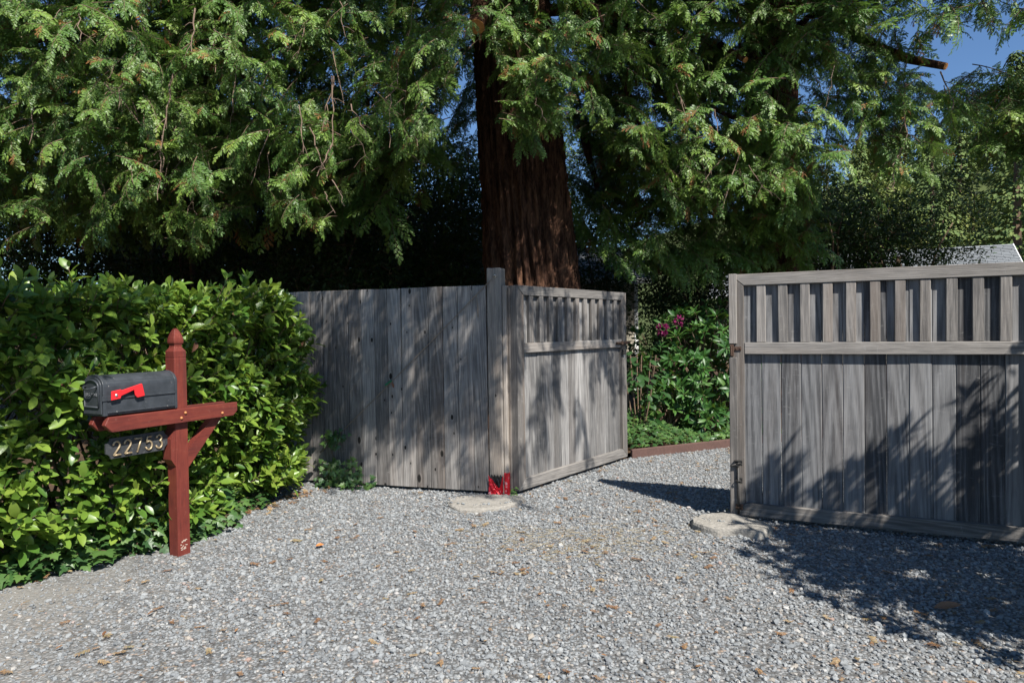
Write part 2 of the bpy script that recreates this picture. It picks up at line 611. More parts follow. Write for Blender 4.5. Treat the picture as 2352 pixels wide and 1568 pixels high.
def ground_mat(name, a, b, c3):
    t = NT(name)
    tc = t.n('TexCoord')
    o = tc.outputs['Object']
    n1 = t.noise(o, 5, 6, .7)
    n2 = t.noise(o, 45, 4, .7)
    g = t.math('MULTIPLY_ADD', n1, .5, t.math('MULTIPLY', n2, .5))
    c = t.ramp(g, [(.3, a), (.5, b), (.72, c3)]).outputs[0]
    t.put(t.b, 'Base Color', c)
    t.put(t.b, 'Roughness', .98)
    t.put(t.b, 'Specular IOR Level', .1)
    t.bump(g, .9, .03)
    return t.mat


M['soil'] = ground_mat('leaf_strewn_soil', (.03, .022, .015), (.075, .05, .032), (.17, .10, .06))
M['hill'] = ground_mat('hill_scrub', (.03, .045, .02), (.06, .08, .03), (.11, .115, .045))


# ------------------------------------------------------------------ scatter (geometry nodes) for what nobody could count
def euler_of(xax, zax):
    """rotation whose local X is xax and local Z is as near zax as can be"""
    x = Vector(xax).normalized()
    z = Vector(zax)
    z = (z - x * z.dot(x))
    z = z.normalized() if z.length > 1e-5 else x.orthogonal().normalized()
    y = z.cross(x)
    return Matrix((x, y, z)).transposed().to_euler()


def scatter(name, protos, items, parent=None, label=None, top=False):
    """items: (position, euler, scale, index of prototype). One object, kind stuff."""
    me = bpy.data.meshes.new(name)
    n = len(items)
    me.vertices.add(n)
    P = np.array([tuple(i[0]) for i in items], dtype=np.float32).reshape(-1, 3)
    me.vertices.foreach_set('co', P.ravel())
    for nm, typ, arr in (('rot', 'FLOAT_VECTOR', np.array([tuple(i[1]) for i in items], dtype=np.float32).ravel()),
                         ('scl', 'FLOAT', np.array([i[2] for i in items], dtype=np.float32)),
                         ('idx', 'INT', np.array([i[3] for i in items], dtype=np.int32))):
        a = me.attributes.new(nm, typ, 'POINT')
        a.data.foreach_set('vector' if typ == 'FLOAT_VECTOR' else 'value', arr)
    o = link(name, me, parent)
    o['kind'] = 'stuff'
    ng = bpy.data.node_groups.new(name, 'GeometryNodeTree')
    ng.interface.new_socket('Geometry', in_out='INPUT', socket_type='NodeSocketGeometry')
    ng.interface.new_socket('Geometry', in_out='OUTPUT', socket_type='NodeSocketGeometry')
    gi = ng.nodes.new('NodeGroupInput')
    go = ng.nodes.new('NodeGroupOutput')
    jn = ng.nodes.new('GeometryNodeJoinGeometry')
    for pm in protos[::-1]:
        src = bpy.data.objects.get('source_' + pm.name) or bpy.data.objects.new('source_' + pm.name, pm)
        oi = ng.nodes.new('GeometryNodeObjectInfo')
        oi.inputs['Object'].default_value = src
        oi.inputs['As Instance'].default_value = False
        g2 = ng.nodes.new('GeometryNodeGeometryToInstance')
        ng.links.new(oi.outputs['Geometry'], g2.inputs[0])
        ng.links.new(g2.outputs[0], jn.inputs[0])
    ip = ng.nodes.new('GeometryNodeInstanceOnPoints')
    ip.inputs['Pick Instance'].default_value = True

    def attr(nm, typ):
        a = ng.nodes.new('GeometryNodeInputNamedAttribute')
        a.data_type = typ
        a.inputs['Name'].default_value = nm
        return a.outputs['Attribute']
    ng.links.new(gi.outputs[0], ip.inputs['Points'])
    ng.links.new(jn.outputs[0], ip.inputs['Instance'])
    ng.links.new(attr('idx', 'INT'), ip.inputs['Instance Index'])
    e2r = ng.nodes.new('FunctionNodeEulerToRotation')
    ng.links.new(attr('rot', 'FLOAT_VECTOR'), e2r.inputs[0])
    ng.links.new(e2r.outputs[0], ip.inputs['Rotation'])
    ng.links.new(attr('scl', 'FLOAT'), ip.inputs['Scale'])
    ng.links.new(ip.outputs[0], go.inputs[0])
    md = o.modifiers.new('scatter', 'NODES')
    md.node_group = ng
    return o


def scatter_with_parts(name, part_name, protos, items, parent, n_parts, size):
    """the n_parts items that show largest become parts of their own, the rest one object of kind stuff"""
    sc = []
    for i, it in enumerate(items):
        q = project(it[0])
        dist = (Vector(it[0]) - Vector((0, 0, CAM_H))).length
        vis = q is not None and -20 < q[0] < 2372 and -20 < q[1] < 1588
        rank = it[4] if len(it) > 4 else 0.0      # depth behind the surface: hidden pieces last
        sc.append((-(size * it[2] / dist) * (1.0 if rank < .05 else .4) if vis else 0.0, i))
    sc.sort()
    pick = set(i for s, i in sc[:n_parts] if s < 0)
    rest = [it for i, it in enumerate(items) if i not in pick]
    for i in sorted(pick):
        it = items[i]
        link(part_name, protos[it[3]], parent, it[0], it[1], (it[2],) * 3)
    if rest:
        scatter(name, protos, rest, parent)


# ------------------------------------------------------------------ plant prototypes
def leaf_into(mb, base, d, up, L, W, fold=.25, curl=.25, prof=None, mat=0, tint=.5, stalk=.08):
    """a blade with a folded midrib: base point, direction, upper side"""
    d = Vector(d).normalized()
    up = Vector(up)
    up = up - d * up.dot(d)
    up = up.normalized() if up.length > 1e-5 else d.orthogonal().normalized()
    s = d.cross(up)
    prof = prof or [(0.0, .10), (.25, .78), (.52, 1.0), (.8, .66), (1.0, .0)]
    base = Vector(base) + d * L * stalk
    V = []
    for u, w in prof:
        drop = -curl * L * u * u
        c = base + d * (L * u) + up * drop
        hw = W * .5 * w
        V += [c, c + s * hw + up * (hw * fold), c - s * hw + up * (hw * fold)]
    Fc = []
    for i in range(len(prof) - 1):
        a, b = 3 * i, 3 * i + 3
        if i == len(prof) - 2:
            Fc += [[a, b, a + 1], [a, a + 2, b]]
        else:
            Fc += [[a, b, b + 1, a + 1], [a, a + 2, b + 2, b]]
    mb.add(V, Fc, mat, tint)


def rv(a=1.0):
    return Vector((random.uniform(-a, a), random.uniform(-a, a), random.uniform(-a, a)))


def laurel_shoot(k):
    random.seed(100 + k)
    mb = MB()
    n = random.randint(7, 9)
    L0 = random.uniform(.13, .19)
    pts = [Vector((0, 0, 0))]
    d = Vector((1, 0, 0))
    for i in range(5):
        d = (d + rv(.12) + Vector((0, 0, .06))).normalized()
        pts.append(pts[-1] + d * L0 / 5)
    mb.tube(pts, [.0035, .003, .003, .0025, .002, .0015], 5, 1)
    for i in range(n):
        u = .2 + .8 * i / (n - 1)
        f = u * 5
        j = min(4, int(f))
        p = pts[j].lerp(pts[j + 1], f - j)
        a = i * 2.4 + random.uniform(-.4, .4)
        spread = 1.05 - .55 * u
        side = Vector((0, math.cos(a), math.sin(a)))
        dd = Vector((1, 0, 0)) * math.cos(spread) + side * math.sin(spread)
        up = Vector((0.95, 0, .55)) - side * .25 + rv(.45)
        L = random.uniform(.062, .118) * (1 - .25 * (i == n - 1))
        leaf_into(mb, p, dd, up, L, L * random.uniform(.42, .54), random.uniform(.1, .45), random.uniform(.0, .3),
                  tint=min(1, max(0, random.gauss(.35 + .25 * u, .2))), mat=0)
    me = mb.mesh('laurel_shoot_%d' % k, [M['laurel'], M['bark_twig'], M['laurel_brown']], True, True)
    return me


def laurel_leaf(k):
    random.seed(160 + k)
    mb = MB()
    L = .1
    leaf_into(mb, (0, 0, 0), (1, 0, 0), (0, 0, 1), L, L * random.uniform(.4, .5), random.uniform(.1, .4), random.uniform(.0, .35),
              prof=[(0, .1), (.12, .5), (.3, .85), (.5, 1), (.7, .85), (.88, .48), (1, 0)], tint=random.uniform(.2, .8))
    return mb.mesh('laurel_leaf_%d' % k, [M['laurel']], True, True)


def rhodo_whorl(k):
    random.seed(200 + k)
    mb = MB()
    n = random.randint(8, 11)
    mb.tube([(-.16, 0, 0), (-.06, .006, 0), (0, 0, 0)], [.005, .005, .004], 5, 1)
    for i in range(n):
        a = 2 * PI * i / n + random.uniform(-.2, .2)
        lift = random.uniform(.15, .75) if i % 3 else random.uniform(.6, 1.1)
        side = Vector((0, math.cos(a), math.sin(a)))
        dd = side * math.cos(lift) + Vector((1, 0, 0)) * math.sin(lift)
        L = random.uniform(.10, .145)
        leaf_into(mb, Vector((-.02 * (i % 2), 0, 0)), dd, Vector((1, 0, 0)) + rv(.2), L, L * random.uniform(.27, .34),
                  .25, random.uniform(.1, .4), tint=random.uniform(.1, .8))
    return mb.mesh('rhododendron_whorl_%d' % k, [M['rhodo'], M['bark_twig']], True, True)


def ivy_leaf_into(mb, base, d, up, S, tint, mat=0):
    d = Vector(d).normalized()
    up = Vector(up)
    up = (up - d * up.dot(d))
    up = up.normalized() if up.length > 1e-5 else d.orthogonal().normalized()
    s = d.cross(up)
    out = [(.0, .0), (-.12, .28), (.05, .52), (.22, .30), (.48, .42), (.55, .20), (1.0, 0), (.55, -.20), (.48, -.42), (.22, -.30), (.05, -.52), (-.12, -.28)]
    c = Vector(base) + d * (.28 * S)
    V = [c + up * .02 * S]
    for x, y in out:
        V.append(Vector(base) + d * x * S + s * y * S - up * (abs(y) * .18 * S + .1 * S * max(0, x - .5)))
    n = len(out)
    mb.add(V, [[0, 1 + i, 1 + (i + 1) % n] for i in range(n)], mat, tint)


def ivy_clump(k):
    random.seed(300 + k)
    mb = MB()
    for i in range(9):
        a = random.uniform(0, 2 * PI)
        r = random.uniform(.0, .11)
        p = Vector((r * math.cos(a), r * math.sin(a), random.uniform(.01, .07)))
        b = a + random.uniform(-1, 1)
        dd = Vector((math.cos(b), math.sin(b), random.uniform(-.5, .15)))
        ivy_leaf_into(mb, p, dd, Vector((0, 0, 1)) + rv(.4), random.uniform(.045, .075), random.uniform(0, 1))
        mb.tube([p * .3, p * .7 + Vector((0, 0, .01)), p], .0012, 3, 1, False)
    return mb.mesh('ivy_clump_%d' % k, [M['ivy'], M['bark_twig']], False, True)


def leaf_clump(k, mat, n=26, R=.17, L=(.035, .06)):
    random.seed(400 + k)
    mb = MB()
    for i in range(n):
        v = rv(1)
        p = v.normalized() * R * random.random() ** .5
        dd = (v + Vector((0, 0, -.2)) + rv(.6))
        l = random.uniform(*L)
        leaf_into(mb, p, dd, Vector((0, 0, 1)) + rv(.8), l, l * .5, .2, .2, prof=[(0, .15), (.45, 1), (1, 0)], tint=random.random())
    mb.tube([rv(R * .6), (0, 0, 0), rv(R * .6)], .003, 3, 1, False)
    return mb.mesh('%s_clump_%d' % (mat, k), [M[mat], M['bark_twig']], True, True)


def twig_feather(mb, base, d, up, L, n, wmax, tint, mat=0, droop=.25):
    """a flat redwood twig: two ranks of needles along a midrib"""
    d = Vector(d).normalized()
    up = Vector(up)
    up = (up - d * up.dot(d)).normalized()
    s = d.cross(up)
    base = Vector(base)
    V, Fc = [], []

    def pt(u):
        return base + d * (L * u) - up * (droop * L * u * u)
    for i in range(n):
        u0, u1 = i / n, (i + .97) / n
        um = (u0 + u1) / 2
        w = wmax * min(1.0, .45 + 2.2 * um) * min(1.0, .35 + 2.4 * (1 - um)) * random.uniform(.85, 1.1)
        for sg in (1, -1):
            b = len(V)
            lift = random.uniform(-.15, .25)
            tip = pt(um) + s * (sg * w) + d * (w * .5) + up * (w * lift)
            hw = d * (L / n * .27)
            V += [pt(u0), pt(u1), tip + hw, tip - hw]
            Fc.append([b, b + 1, b + 2, b + 3] if sg < 0 else [b, b + 3, b + 2, b + 1])
    b = len(V)
    V += [pt(.9) + s * .0018, pt(.9) - s * .0018, pt(1.0) + d * wmax * .5]
    Fc.append([b, b + 1, b + 2])
    mb.add(V, Fc, mat, tint)


def spray_into(mb, base, d, up, L, bright, dead=False):
    """a flat spray: drooping rachis with alternate feathered twigs"""
    d = Vector(d).normalized()
    up = Vector(up)
    up = (up - d * up.dot(d)).normalized()
    s = d.cross(up)
    base = Vector(base)
    n = max(6, int(L / .020))
    droop = random.uniform(.05, .4)
    pts = [base + d * (L * i / 5) - up * (droop * L * (i / 5) ** 2) for i in range(6)]
    mb.tube(pts, [.0022, .002, .0018, .0016, .0013, .001], 3, 1, False)
    mat = 2 if dead else 0
    for i in range(n):
        u = (i + .5) / n
        f = u * 5
        j = min(4, int(f))
        p = pts[j].lerp(pts[j + 1], f - j)
        t = (pts[j + 1] - pts[j]).normalized()
        sg = 1 if i % 2 else -1
        ang = random.uniform(.6, .95)
        dd = t * math.cos(ang) + s * (sg * math.sin(ang)) + up * random.uniform(-.3, .25)
        TL = (.082 - .032 * u) * random.uniform(.8, 1.2) * min(1, .5 + 2.5 * u)
        twig_feather(mb, p, dd, up + rv(.4), TL, max(4, int(TL / .0115)), .0138, min(1, max(0, random.gauss(bright, .12))), mat, random.uniform(0, .35))
    twig_feather(mb, pts[-1], (pts[-1] - pts[-2]), up, .06, 5, .0138, min(1, bright + .15), mat)


def bough(k):
    """a hanging branchlet about 0.7 m long with 8 to 10 sprays; local X points outward"""
    random.seed(500 + k)
    mb = MB()
    N = 7
    flat = k % 3 != 2
    a = random.uniform(-.25, .15) if flat else random.uniform(.3, .6)
    pts = [Vector((0, 0, 0))]
    yaw = 0.0
    for i in range(N):
        a = min(.65 if flat else 1.3, a + random.uniform(.02, .12))
        yaw += random.uniform(-.16, .16)
        pts.append(pts[-1] + Vector((math.cos(a) * math.cos(yaw), math.cos(a) * math.sin(yaw), -math.sin(a))) * .085)
    mb.tube(pts, [.006, .0055, .005, .0042, .0035, .003, .0025, .002], 5, 1, False)
    ns = random.randint(10, 13)
    roll = random.uniform(-.5, .5)
    for i in range(ns):
        u = .10 + .90 * i / (ns - 1)
        f = u * N
        j = min(N - 1, int(f))
        p = pts[j].lerp(pts[j + 1], f - j)
        t = (pts[j + 1] - pts[j]).normalized()
        side = Vector((0, 1 if i % 2 else -1, random.uniform(-.25, .25)))
        ang = random.uniform(.55, 1.15) * (1 - .35 * u)
        if i == ns - 1:
            ang = 0.1
        dd = t * math.cos(ang) + side * math.sin(ang) + Vector((0, 0, -random.uniform(.0, .3) if flat else -random.uniform(.15, .5)))
        upv = Vector((.35, roll, .9)) + rv(.35)
        spray_into(mb, p, dd, upv, random.uniform(.13, .31) * (1 - .25 * u), random.uniform(.1, .5) + .38 * u, random.random() < .018)
    return mb.mesh('redwood_bough_%d' % k, [M['redwood'], M['bark_twig'], M['redwood_dead']], False, True)


def stone_proto(k):
    r = np.random.default_rng(900 + k)
    bm = bmesh.new()
    bmesh.ops.create_icosphere(bm, subdivisions=1, radius=1.0)
    sx, sy, sz = r.uniform(.75, 1.35), r.uniform(.65, 1.0), r.uniform(.45, .8)
    # cut into an angular chip by a few random planes
    planes = [(r.normal(size=3), r.uniform(.55, .9)) for _ in range(6)]
    planes = [(n / np.linalg.norm(n), h) for n, h in planes]
    for v in bm.verts:
        p = np.array(v.co)
        p *= r.uniform(.9, 1.12)
        for n, h in planes:
            e = p @ n - h
            if e > 0:
                p -= n * e
        v.co = (p[0] * sx, p[1] * sy, p[2] * sz)
    me = bpy.data.meshes.new('gravel_stone_%d' % k)
    bm.to_mesh(me)
    bm.free()
    me.materials.append(M['stone'])
    return me


def litter_proto(k):
    random.seed(700 + k)
    mb = MB()
    if k < 4:      # dry redwood sprig lying flat
        L = random.uniform(.05, .10)
        spine = [Vector((L * (i / 4 - .5), .012 * math.sin(i * 1.3 + k), .004)) for i in range(5)]
        mb.tube(spine, .0016, 3, 0, False, tint=.2)
        for i in range(int(L / .006)):
            u = i / (L / .006)
            p = spine[0].lerp(spine[4], u) + Vector((0, 0, .003))
            sg = 1 if i % 2 else -1
            twig_feather(mb, p, (1, sg * random.uniform(.6, 1.3), random.uniform(-.1, .25)), (0, 0, 1), random.uniform(.015, .035), 4, .006, random.random())
    elif k < 6:    # loose needles
        for i in range(7):
            p = Vector((random.gauss(0, .02), random.gauss(0, .02), .004))
            a = random.uniform(0, PI)
            q = Vector((math.cos(a), math.sin(a), random.uniform(-.05, .1))) * random.uniform(.008, .02)
            mb.tube([p - q, p + q], .0009, 3, 0, False, tint=random.random())
    else:          # curled brown leaf
        leaf_into(mb, (0, 0, .004), (1, .1, .05), (0, 0, 1), .045, .02, .6, -.2, tint=random.random())
    return mb.mesh('dry_litter_%d' % k, [M['litter']], False, True)


SHOOTS = [laurel_shoot(k) for k in range(7)]
LAUREL_LEAVES = [laurel_leaf(k) for k in range(6)]
WHORLS = [rhodo_whorl(k) for k in range(5)]
IVY = [ivy_clump(k) for k in range(5)]
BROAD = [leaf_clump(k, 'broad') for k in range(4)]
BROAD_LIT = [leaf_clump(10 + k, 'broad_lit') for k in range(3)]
BOUGHS = [bough(k) for k in range(12)]
STONES = [stone_proto(k) for k in range(9)]
LITTER = [litter_proto(k) for k in range(8)]
random.seed(7)


# ================================================================== THE SETTING
def sheet(name, pts, mat, z=0.0):
    mb = MB()
    mb.add([(x, y, z) for x, y in pts], [list(range(len(pts)))])
    o = mb.build(name, mat)
    o['kind'] = 'structure'
    return o


ground = sheet('ground', [(-400, -200), (400, -200), (400, 600), (-400, 600)], M['soil'], -.012)
drive_pts = [(-9, -6), (9, -6), (9, 10.9), (2.72, 8.5), (1.37, 7.88), (.3, 7.2), (-.2, 6.5), (-2.1, 7.0), (-2.6, 6.0), (-3.0, 4.6), (-3.6, 4.0), (-5.2, 1.6), (-9, -1.5)]
drive = sheet('gravel_driveway', drive_pts, M['bed'], 0.0)
drive_poly = drive_pts

# hill: rises behind the garden to the right
mb = MB()
NX, NY = 46, 22


def hill_z(x, y):
    r = min(1.0, max(0.0, (y - 34) / 55.0))
    side = min(1.0, max(0.0, (x + 10) / 45.0))
    return -.3 + 19.0 * (r ** 1.1) * side * (1 + .10 * math.sin(x * .13) + .08 * math.sin(y * .21 + x * .05))


for j in range(NY):
    for i in range(NX):
        x, y = -60 + 200 * i / (NX - 1), 32 + 90 * j / (NY - 1)
        mb.v.append((x, y, hill_z(x, y)))
mb.f = [[j * NX + i, j * NX + i + 1, (j + 1) * NX + i + 1, (j + 1) * NX + i] for j in range(NY - 1) for i in range(NX - 1)]
mb.m = [0] * len(mb.f)
hill = mb.build('hill', M['hill'], smooth=True)
hill['kind'] = 'structure'

# raised planting bed behind the driveway edging
bed_pts = [(1.38, 7.93), (2.74, 8.58), (9, 11.1), (9, 13.2), (-8, 13.2), (-8, 7.2), (-2.1, 7.05), (-.2, 6.75), (.3, 7.25)]
bed = sheet('garden_bed', bed_pts, M['soil'], .05)

# ------------------------------------------------------------------ gravel stones
items = []
r = np.random.default_rng(11)
cand = 240000
X = r.uniform(-6.2, 7.5, cand)
Y = r.uniform(1.6, 10.6, cand)
NZ = r.random(cand)
for x, y, q in zip(X, Y, NZ):
    if abs(x) > .86 * y + .9:
        continue
    if not in_poly(x, y, drive_poly):
        continue
    dusty = min(1.0, max(0.0, (-.42 * x - .12 * y - .30 + .35 * math.sin(x * 1.9 + 1) * math.sin(y * 1.7)) / .55))
    if q < dusty * .60:
        continue
    s = .0100 * math.exp(r.normal() * .33) * (1 - .35 * dusty)
    s = min(.022, max(.004, s))
    items.append(((x, y, s * r.uniform(.05, .42)), (r.uniform(-.35, .35), r.uniform(-.35, .35), r.uniform(0, 6.28)), s, int(r.integers(0, len(STONES)))))
for cx_, cy_, rx_, ry_, hz_ in ((-.28, 5.86, .30, .17, .034), (1.66, 5.17, .30, .16, .058)):     # stones kicked onto the edges of the pads
    for i in range(120):
        a_ = r.uniform(0, 6.28)
        q_ = r.uniform(.84, 1.15)
        s = .0085 * math.exp(r.normal() * .35)
        items.append(((cx_ + rx_ * q_ * math.cos(a_), cy_ + ry_ * q_ * math.sin(a_), (hz_ if q_ < .95 else .015) + s * .4), (r.uniform(-.5, .5), r.uniform(-.5, .5), r.uniform(0, 6.28)), s, int(r.integers(0, len(STONES)))))
scatter_with_parts('gravel', 'stone', STONES, items, drive, 300, .02)

# ------------------------------------------------------------------ litter on the gravel
items = []
for i in range(6000):
    x, y = r.uniform(-4.5, 5.5), r.uniform(1.8, 8.4)
    if abs(x) > .8 * y + .3 or not in_poly(x, y, drive_poly):
        continue
    dens = .30 + .7 * max(0, math.sin(x * 1.3 + .8) * math.sin(y * 1.1 + 2)) + (.5 if (abs(x - .45) < .8 and abs(y - 4.7) < 1.2) else 0) + (.4 if y > 6.8 else 0)
    if r.random() > dens:
        continue
    items.append(((x, y, .012), (r.uniform(-.15, .15), r.uniform(-.15, .15), r.uniform(0, 6.28)), r.uniform(.3, .8), int(r.choice(8, p=[.09, .09, .09, .09, .27, .27, .05, .05]))))
# drift of litter along the foot of the hedge and the fence
for i in range(420):
    u = r.random()
    a, b = Vector((-3.5, 3.75, .012)), Vector((-2.0, 6.5, .012))
    p = a.lerp(b, u) + Vector((r.normal() * .09 + .12, r.normal() * .08 - .08, 0))
    items.append((p, (r.uniform(-.3, .3), r.uniform(-.3, .3), r.uniform(0, 6.28)), r.uniform(.5, 1.0), int(r.integers(0, 8))))
scatter('leaf_litter', LITTER, items)

mbs = MB()
random.seed(31)
for i in range(420):      # straw-coloured needles swept together in front of the gates
    x, y = random.gauss(.42, .38), random.gauss(4.75, .22)
    a = random.gauss(.2, .6)
    L = random.uniform(.012, .035)
    z = random.uniform(.016, .026)
    mbs.tube([(x - L * math.cos(a), y - L * math.sin(a), z), (x + L * math.cos(a), y + L * math.sin(a), z + random.uniform(-.004, .006))], .0013, 3, 0, False, tint=random.random())
o = mbs.build('straw_litter', M['straw'], tints=True)
tag(o, kind='stuff')

mb = MB()
p = on_ground(2140, 1395, .02)
leaf_into(mb, (0, 0, 0), (1, -.25, .12), (-.2, -.3, 1), .13, .055, .5, -.12, prof=[(0, .1), (.15, .6), (.35, 1), (.6, .95), (.8, .6), (1, 0)])
o = mb.build('fallen_leaf', leaf_mat('brown_fallen_leaf', [(0, (.26, .13, .075)), (1, (.33, .18, .11))], .6, .3, .1), smooth=True, tints=True, loc=p)
tag(o, 'large curled brown leaf lying on the shaded gravel', 'leaf')
mb = MB()
p = on_ground(724, 1254, .02)
leaf_into(mb, (0, 0, 0), (1, .5, .3), (.1, -.5, 1), .055, .026, .5, .3)
o = mb.build('fallen_leaf', leaf_mat('orange_fallen_leaf', [(0, (.5, .14, .03)), (1, (.55, .2, .06))], .6, .3, .1), smooth=True, tints=True, loc=p)
tag(o, 'small orange leaf on sunny gravel between mailbox post and fence', 'leaf')


# ------------------------------------------------------------------ concrete pads
def pad(name, pix, h, label):
    pts = [on_ground(x, y, h) for x, y in pix]
    c = sum(pts, Vector()) / len(pts)
    P = []
    rr = random.Random(len(pix) * 7)
    for i, p_ in enumerate(pts):
        q = pts[(i + 1) % len(pts)]
        p0_, p3_ = pts[i - 1], pts[(i + 2) % len(pts)]
        for k in range(6):
            tt = k / 6
            s = .5 * ((2 * p_) + (q - p0_) * tt + (2 * p0_ - 5 * p_ + 4 * q - p3_) * tt ** 2 + (3 * p_ - p0_ - 3 * q + p3_) * tt ** 3) - c
            P.append((s.x * (1 + rr.uniform(-.02, .02)), s.y * (1 + rr.uniform(-.02, .02))))
    n = len(P)
    m = MB()
    V = []
    for (f, z) in ((1.03, -.02), (1.0, h * .6), (.965, h * .93), (.88, h), (.55, h)):
        V += [(a * f, b * f, z + (rr.uniform(-.002, .002) if f < .9 else rr.uniform(-.006, .004) if f < 1 else 0)) for a, b in P]
    V.append((0, 0, h))
    F_ = [[l * n + i, l * n + (i + 1) % n, (l + 1) * n + (i + 1) % n, (l + 1) * n + i] for l in range(4) for i in range(n)]
    F_ += [[4 * n + i, 4 * n + (i + 1) % n, 5 * n] for i in range(n)]
    m.add(V, F_)
    o = m.build(name, M['concrete'], loc=(c.x, c.y, 0), smooth=False, fix=True)
    tag(o, label, 'slab')
    return o


pad('concrete_pad', [(1030, 1150), (1062, 1138), (1120, 1134), (1195, 1136), (1200, 1146), (1160, 1160), (1100, 1168), (1050, 1166)], .034,
    'flat concrete pad half sunk in gravel at the foot of the tall fence post')
pad('concrete_pad', [(1592, 1196), (1602, 1180), (1672, 1176), (1768, 1200), (1766, 1212), (1742, 1220), (1690, 1212), (1640, 1212)], .058,
    'broken concrete pad under the drop bolt of the right gate')

# ------------------------------------------------------------------ timber edging of the bed
A, B = Vector((1.36, 7.86, 0)), Vector((4.2, 9.2, 0))
ang = math.atan2(B.y - A.y, B.x - A.x)
mb = MB()
mb.box(0, (B - A).length, -.02, .025, -.03, .10, .006)
o = mb.build('edging_board', M['edging'], loc=A, rot=(0, 0, ang))
tag(o, 'low reddish brown edging board between gravel and ivy', 'edging')


# ================================================================== GATES
def make_gate(loc, rz, W, mirror, label, plank_mat):
    g = empty('wooden_gate', loc, rz, label=label, cat='gate', group='pair of driveway gates')
    Z0, Z1, T = .036, 1.902, .095
    st = .105
    rr = random.Random(5 if mirror else 6)

    def prism(name, poly, y0, y1, mat):
        m = MB()
        m.prism(poly, y0, y1)
        o_ = m.build(name, mat, g, fix=True)
        bv = o_.modifiers.new('worn_edge', 'BEVEL')
        bv.width = .004
        bv.segments = 2
        bv.limit_method = 'ANGLE'
        return o_
    ga = .0015
    prism('stile', [(0, Z0), (0, Z1 - .002), (st - ga, Z1 - .088 - ga), (st - ga, Z0 + .098 + ga)], 0, T, M['stile'])
    prism('stile', [(W, Z0), (W, Z1 - .002), (W - st + ga, Z1 - .088 - ga), (W - st + ga, Z0 + .098 + ga)], 0, T, M['stile'])
    prism('top_rail', [(ga, Z1), (W - ga, Z1), (W - st, Z1 - .088), (st, Z1 - .088)], -.002, T, M['wood_x'])
    prism('bottom_rail', [(ga, Z0), (W - ga, Z0), (W - st, Z0 + .098), (st, Z0 + .098)], -.002, T, M['wood_x'])
    prism('middle_rail', [(st + .002, 1.287), (W - st - .002, 1.287), (W - st - .002, 1.376), (st + .002, 1.376)], .001, .07, M['wood_x'])
    # planks, full height behind the rails
    x = st - .02
    n = int(round((W - 2 * st) / .133))
    pw = (W - 2 * st + .04) / n
    for i in range(n):
        m = MB()
        w = pw - .0006 - (.004 if i == 1 and not mirror else .0005)
        x0 = x + i * pw
        dy = rr.uniform(-.003, .003)
        m.box(-w / 2, w / 2, .037 + dy, .057 + dy, 0, 1.80, .0048)
        m.build('plank', plank_mat, g, loc=(x0 + pw / 2, 0, Z0 + .05), rot=(rr.uniform(-.001, .001), 0, rr.uniform(-.008, .008)))
    # slats of the upper panel
    inner = W - 2 * st
    gap = (inner - 11 * .066) / 12
    for i in range(11):
        m = MB()
        m.box(-.033, .033, .004 + rr.uniform(-.002, .002), .034, 0, 1.814 - 1.376 - .003, .003)
        m.build('slat', M['slat'], g, loc=(st + gap + i * (.066 + gap) + .033 + rr.uniform(-.003, .003), 0, 1.3775), rot=(0, rr.uniform(-.006, .006), 0))
    return g


gl_loc = on_ground(1193, 1137)
g_left = make_gate((gl_loc.x, gl_loc.y, .0), math.atan2(7.822 - 6.162, 1.337 - .048), 2.05, True,
                   'grey wooden gate leaf standing open beside the tall fence post', M['plank_l'])
g_right = make_gate((1.691, 5.297, 0), math.atan2(4.521 - 5.297, 3.390 - 1.691), 2.0, False,
                    'grey wooden gate leaf nearly closed on the right with a drop bolt', M['wood_z'])

# strip along the free edge of the right gate, cut away for the latch
for z0, z1 in ((.012, 1.262), (1.368, 1.905)):
    mb = MB()
    mb.box(-.004, .054, -.022, -.001, 0, z1 - z0, .003)
    mb.build('edge_strip', M['stile'], g_right, loc=(0, 0, z0))
mb = MB()
mb.box(.0, .03, -.02, -.003, 1.272, 1.36, .003)
mb.box(.02, .085, -.008, -.002, 1.315, 1.345, .002)
mb.tube([(.012, -.03, 1.28), (.012, -.03, 1.35)], .008, 8)
for xx in (.045, .075):
    mb.disc_stack((xx, -.008, 1.33), (0, -1, 0), [(0, .007), (.003, .006), (.005, .003)], 8)
mb.build('latch_keeper', M['rust'], g_right)
# drop bolt with its brackets
db = MB()
db.tube([(.058, -.034, .005), (.058, -.034, .42)], .0085, 10)
db.tube([(.058, -.034, .415), (.054, -.036, .432), (.038, -.042, .438), (.012, -.052, .430), (.004, -.054, .424)], .0085, 10)
bolt = db.build('drop_bolt', M['iron'], g_right, smooth=True)
for z in (.11, .315, .45):
    m = MB()
    m.box(.035, .088, -.028, -.0225, z - .022, z + .022, .002)
    m.tube([(.040, -.026, z), (.042, -.045, z), (.058, -.05, z), (.074, -.045, z), (.076, -.026, z)], .0045, 6)
    m.disc_stack((.083, -.028, z + .012), (0, -1, 0), [(0, .006), (.004, .004)], 8)
    m.disc_stack((.083, -.028, z - .012), (0, -1, 0), [(0, .006), (.004, .004)], 8)
    m.build('bolt_bracket', M['rust'] if z == .11 else M['iron'], g_right)
m = MB()
m.box(.03, .066, -.055, -.0235, .466, .472, .001)
m.build('bolt_stop', M['iron'], g_right)

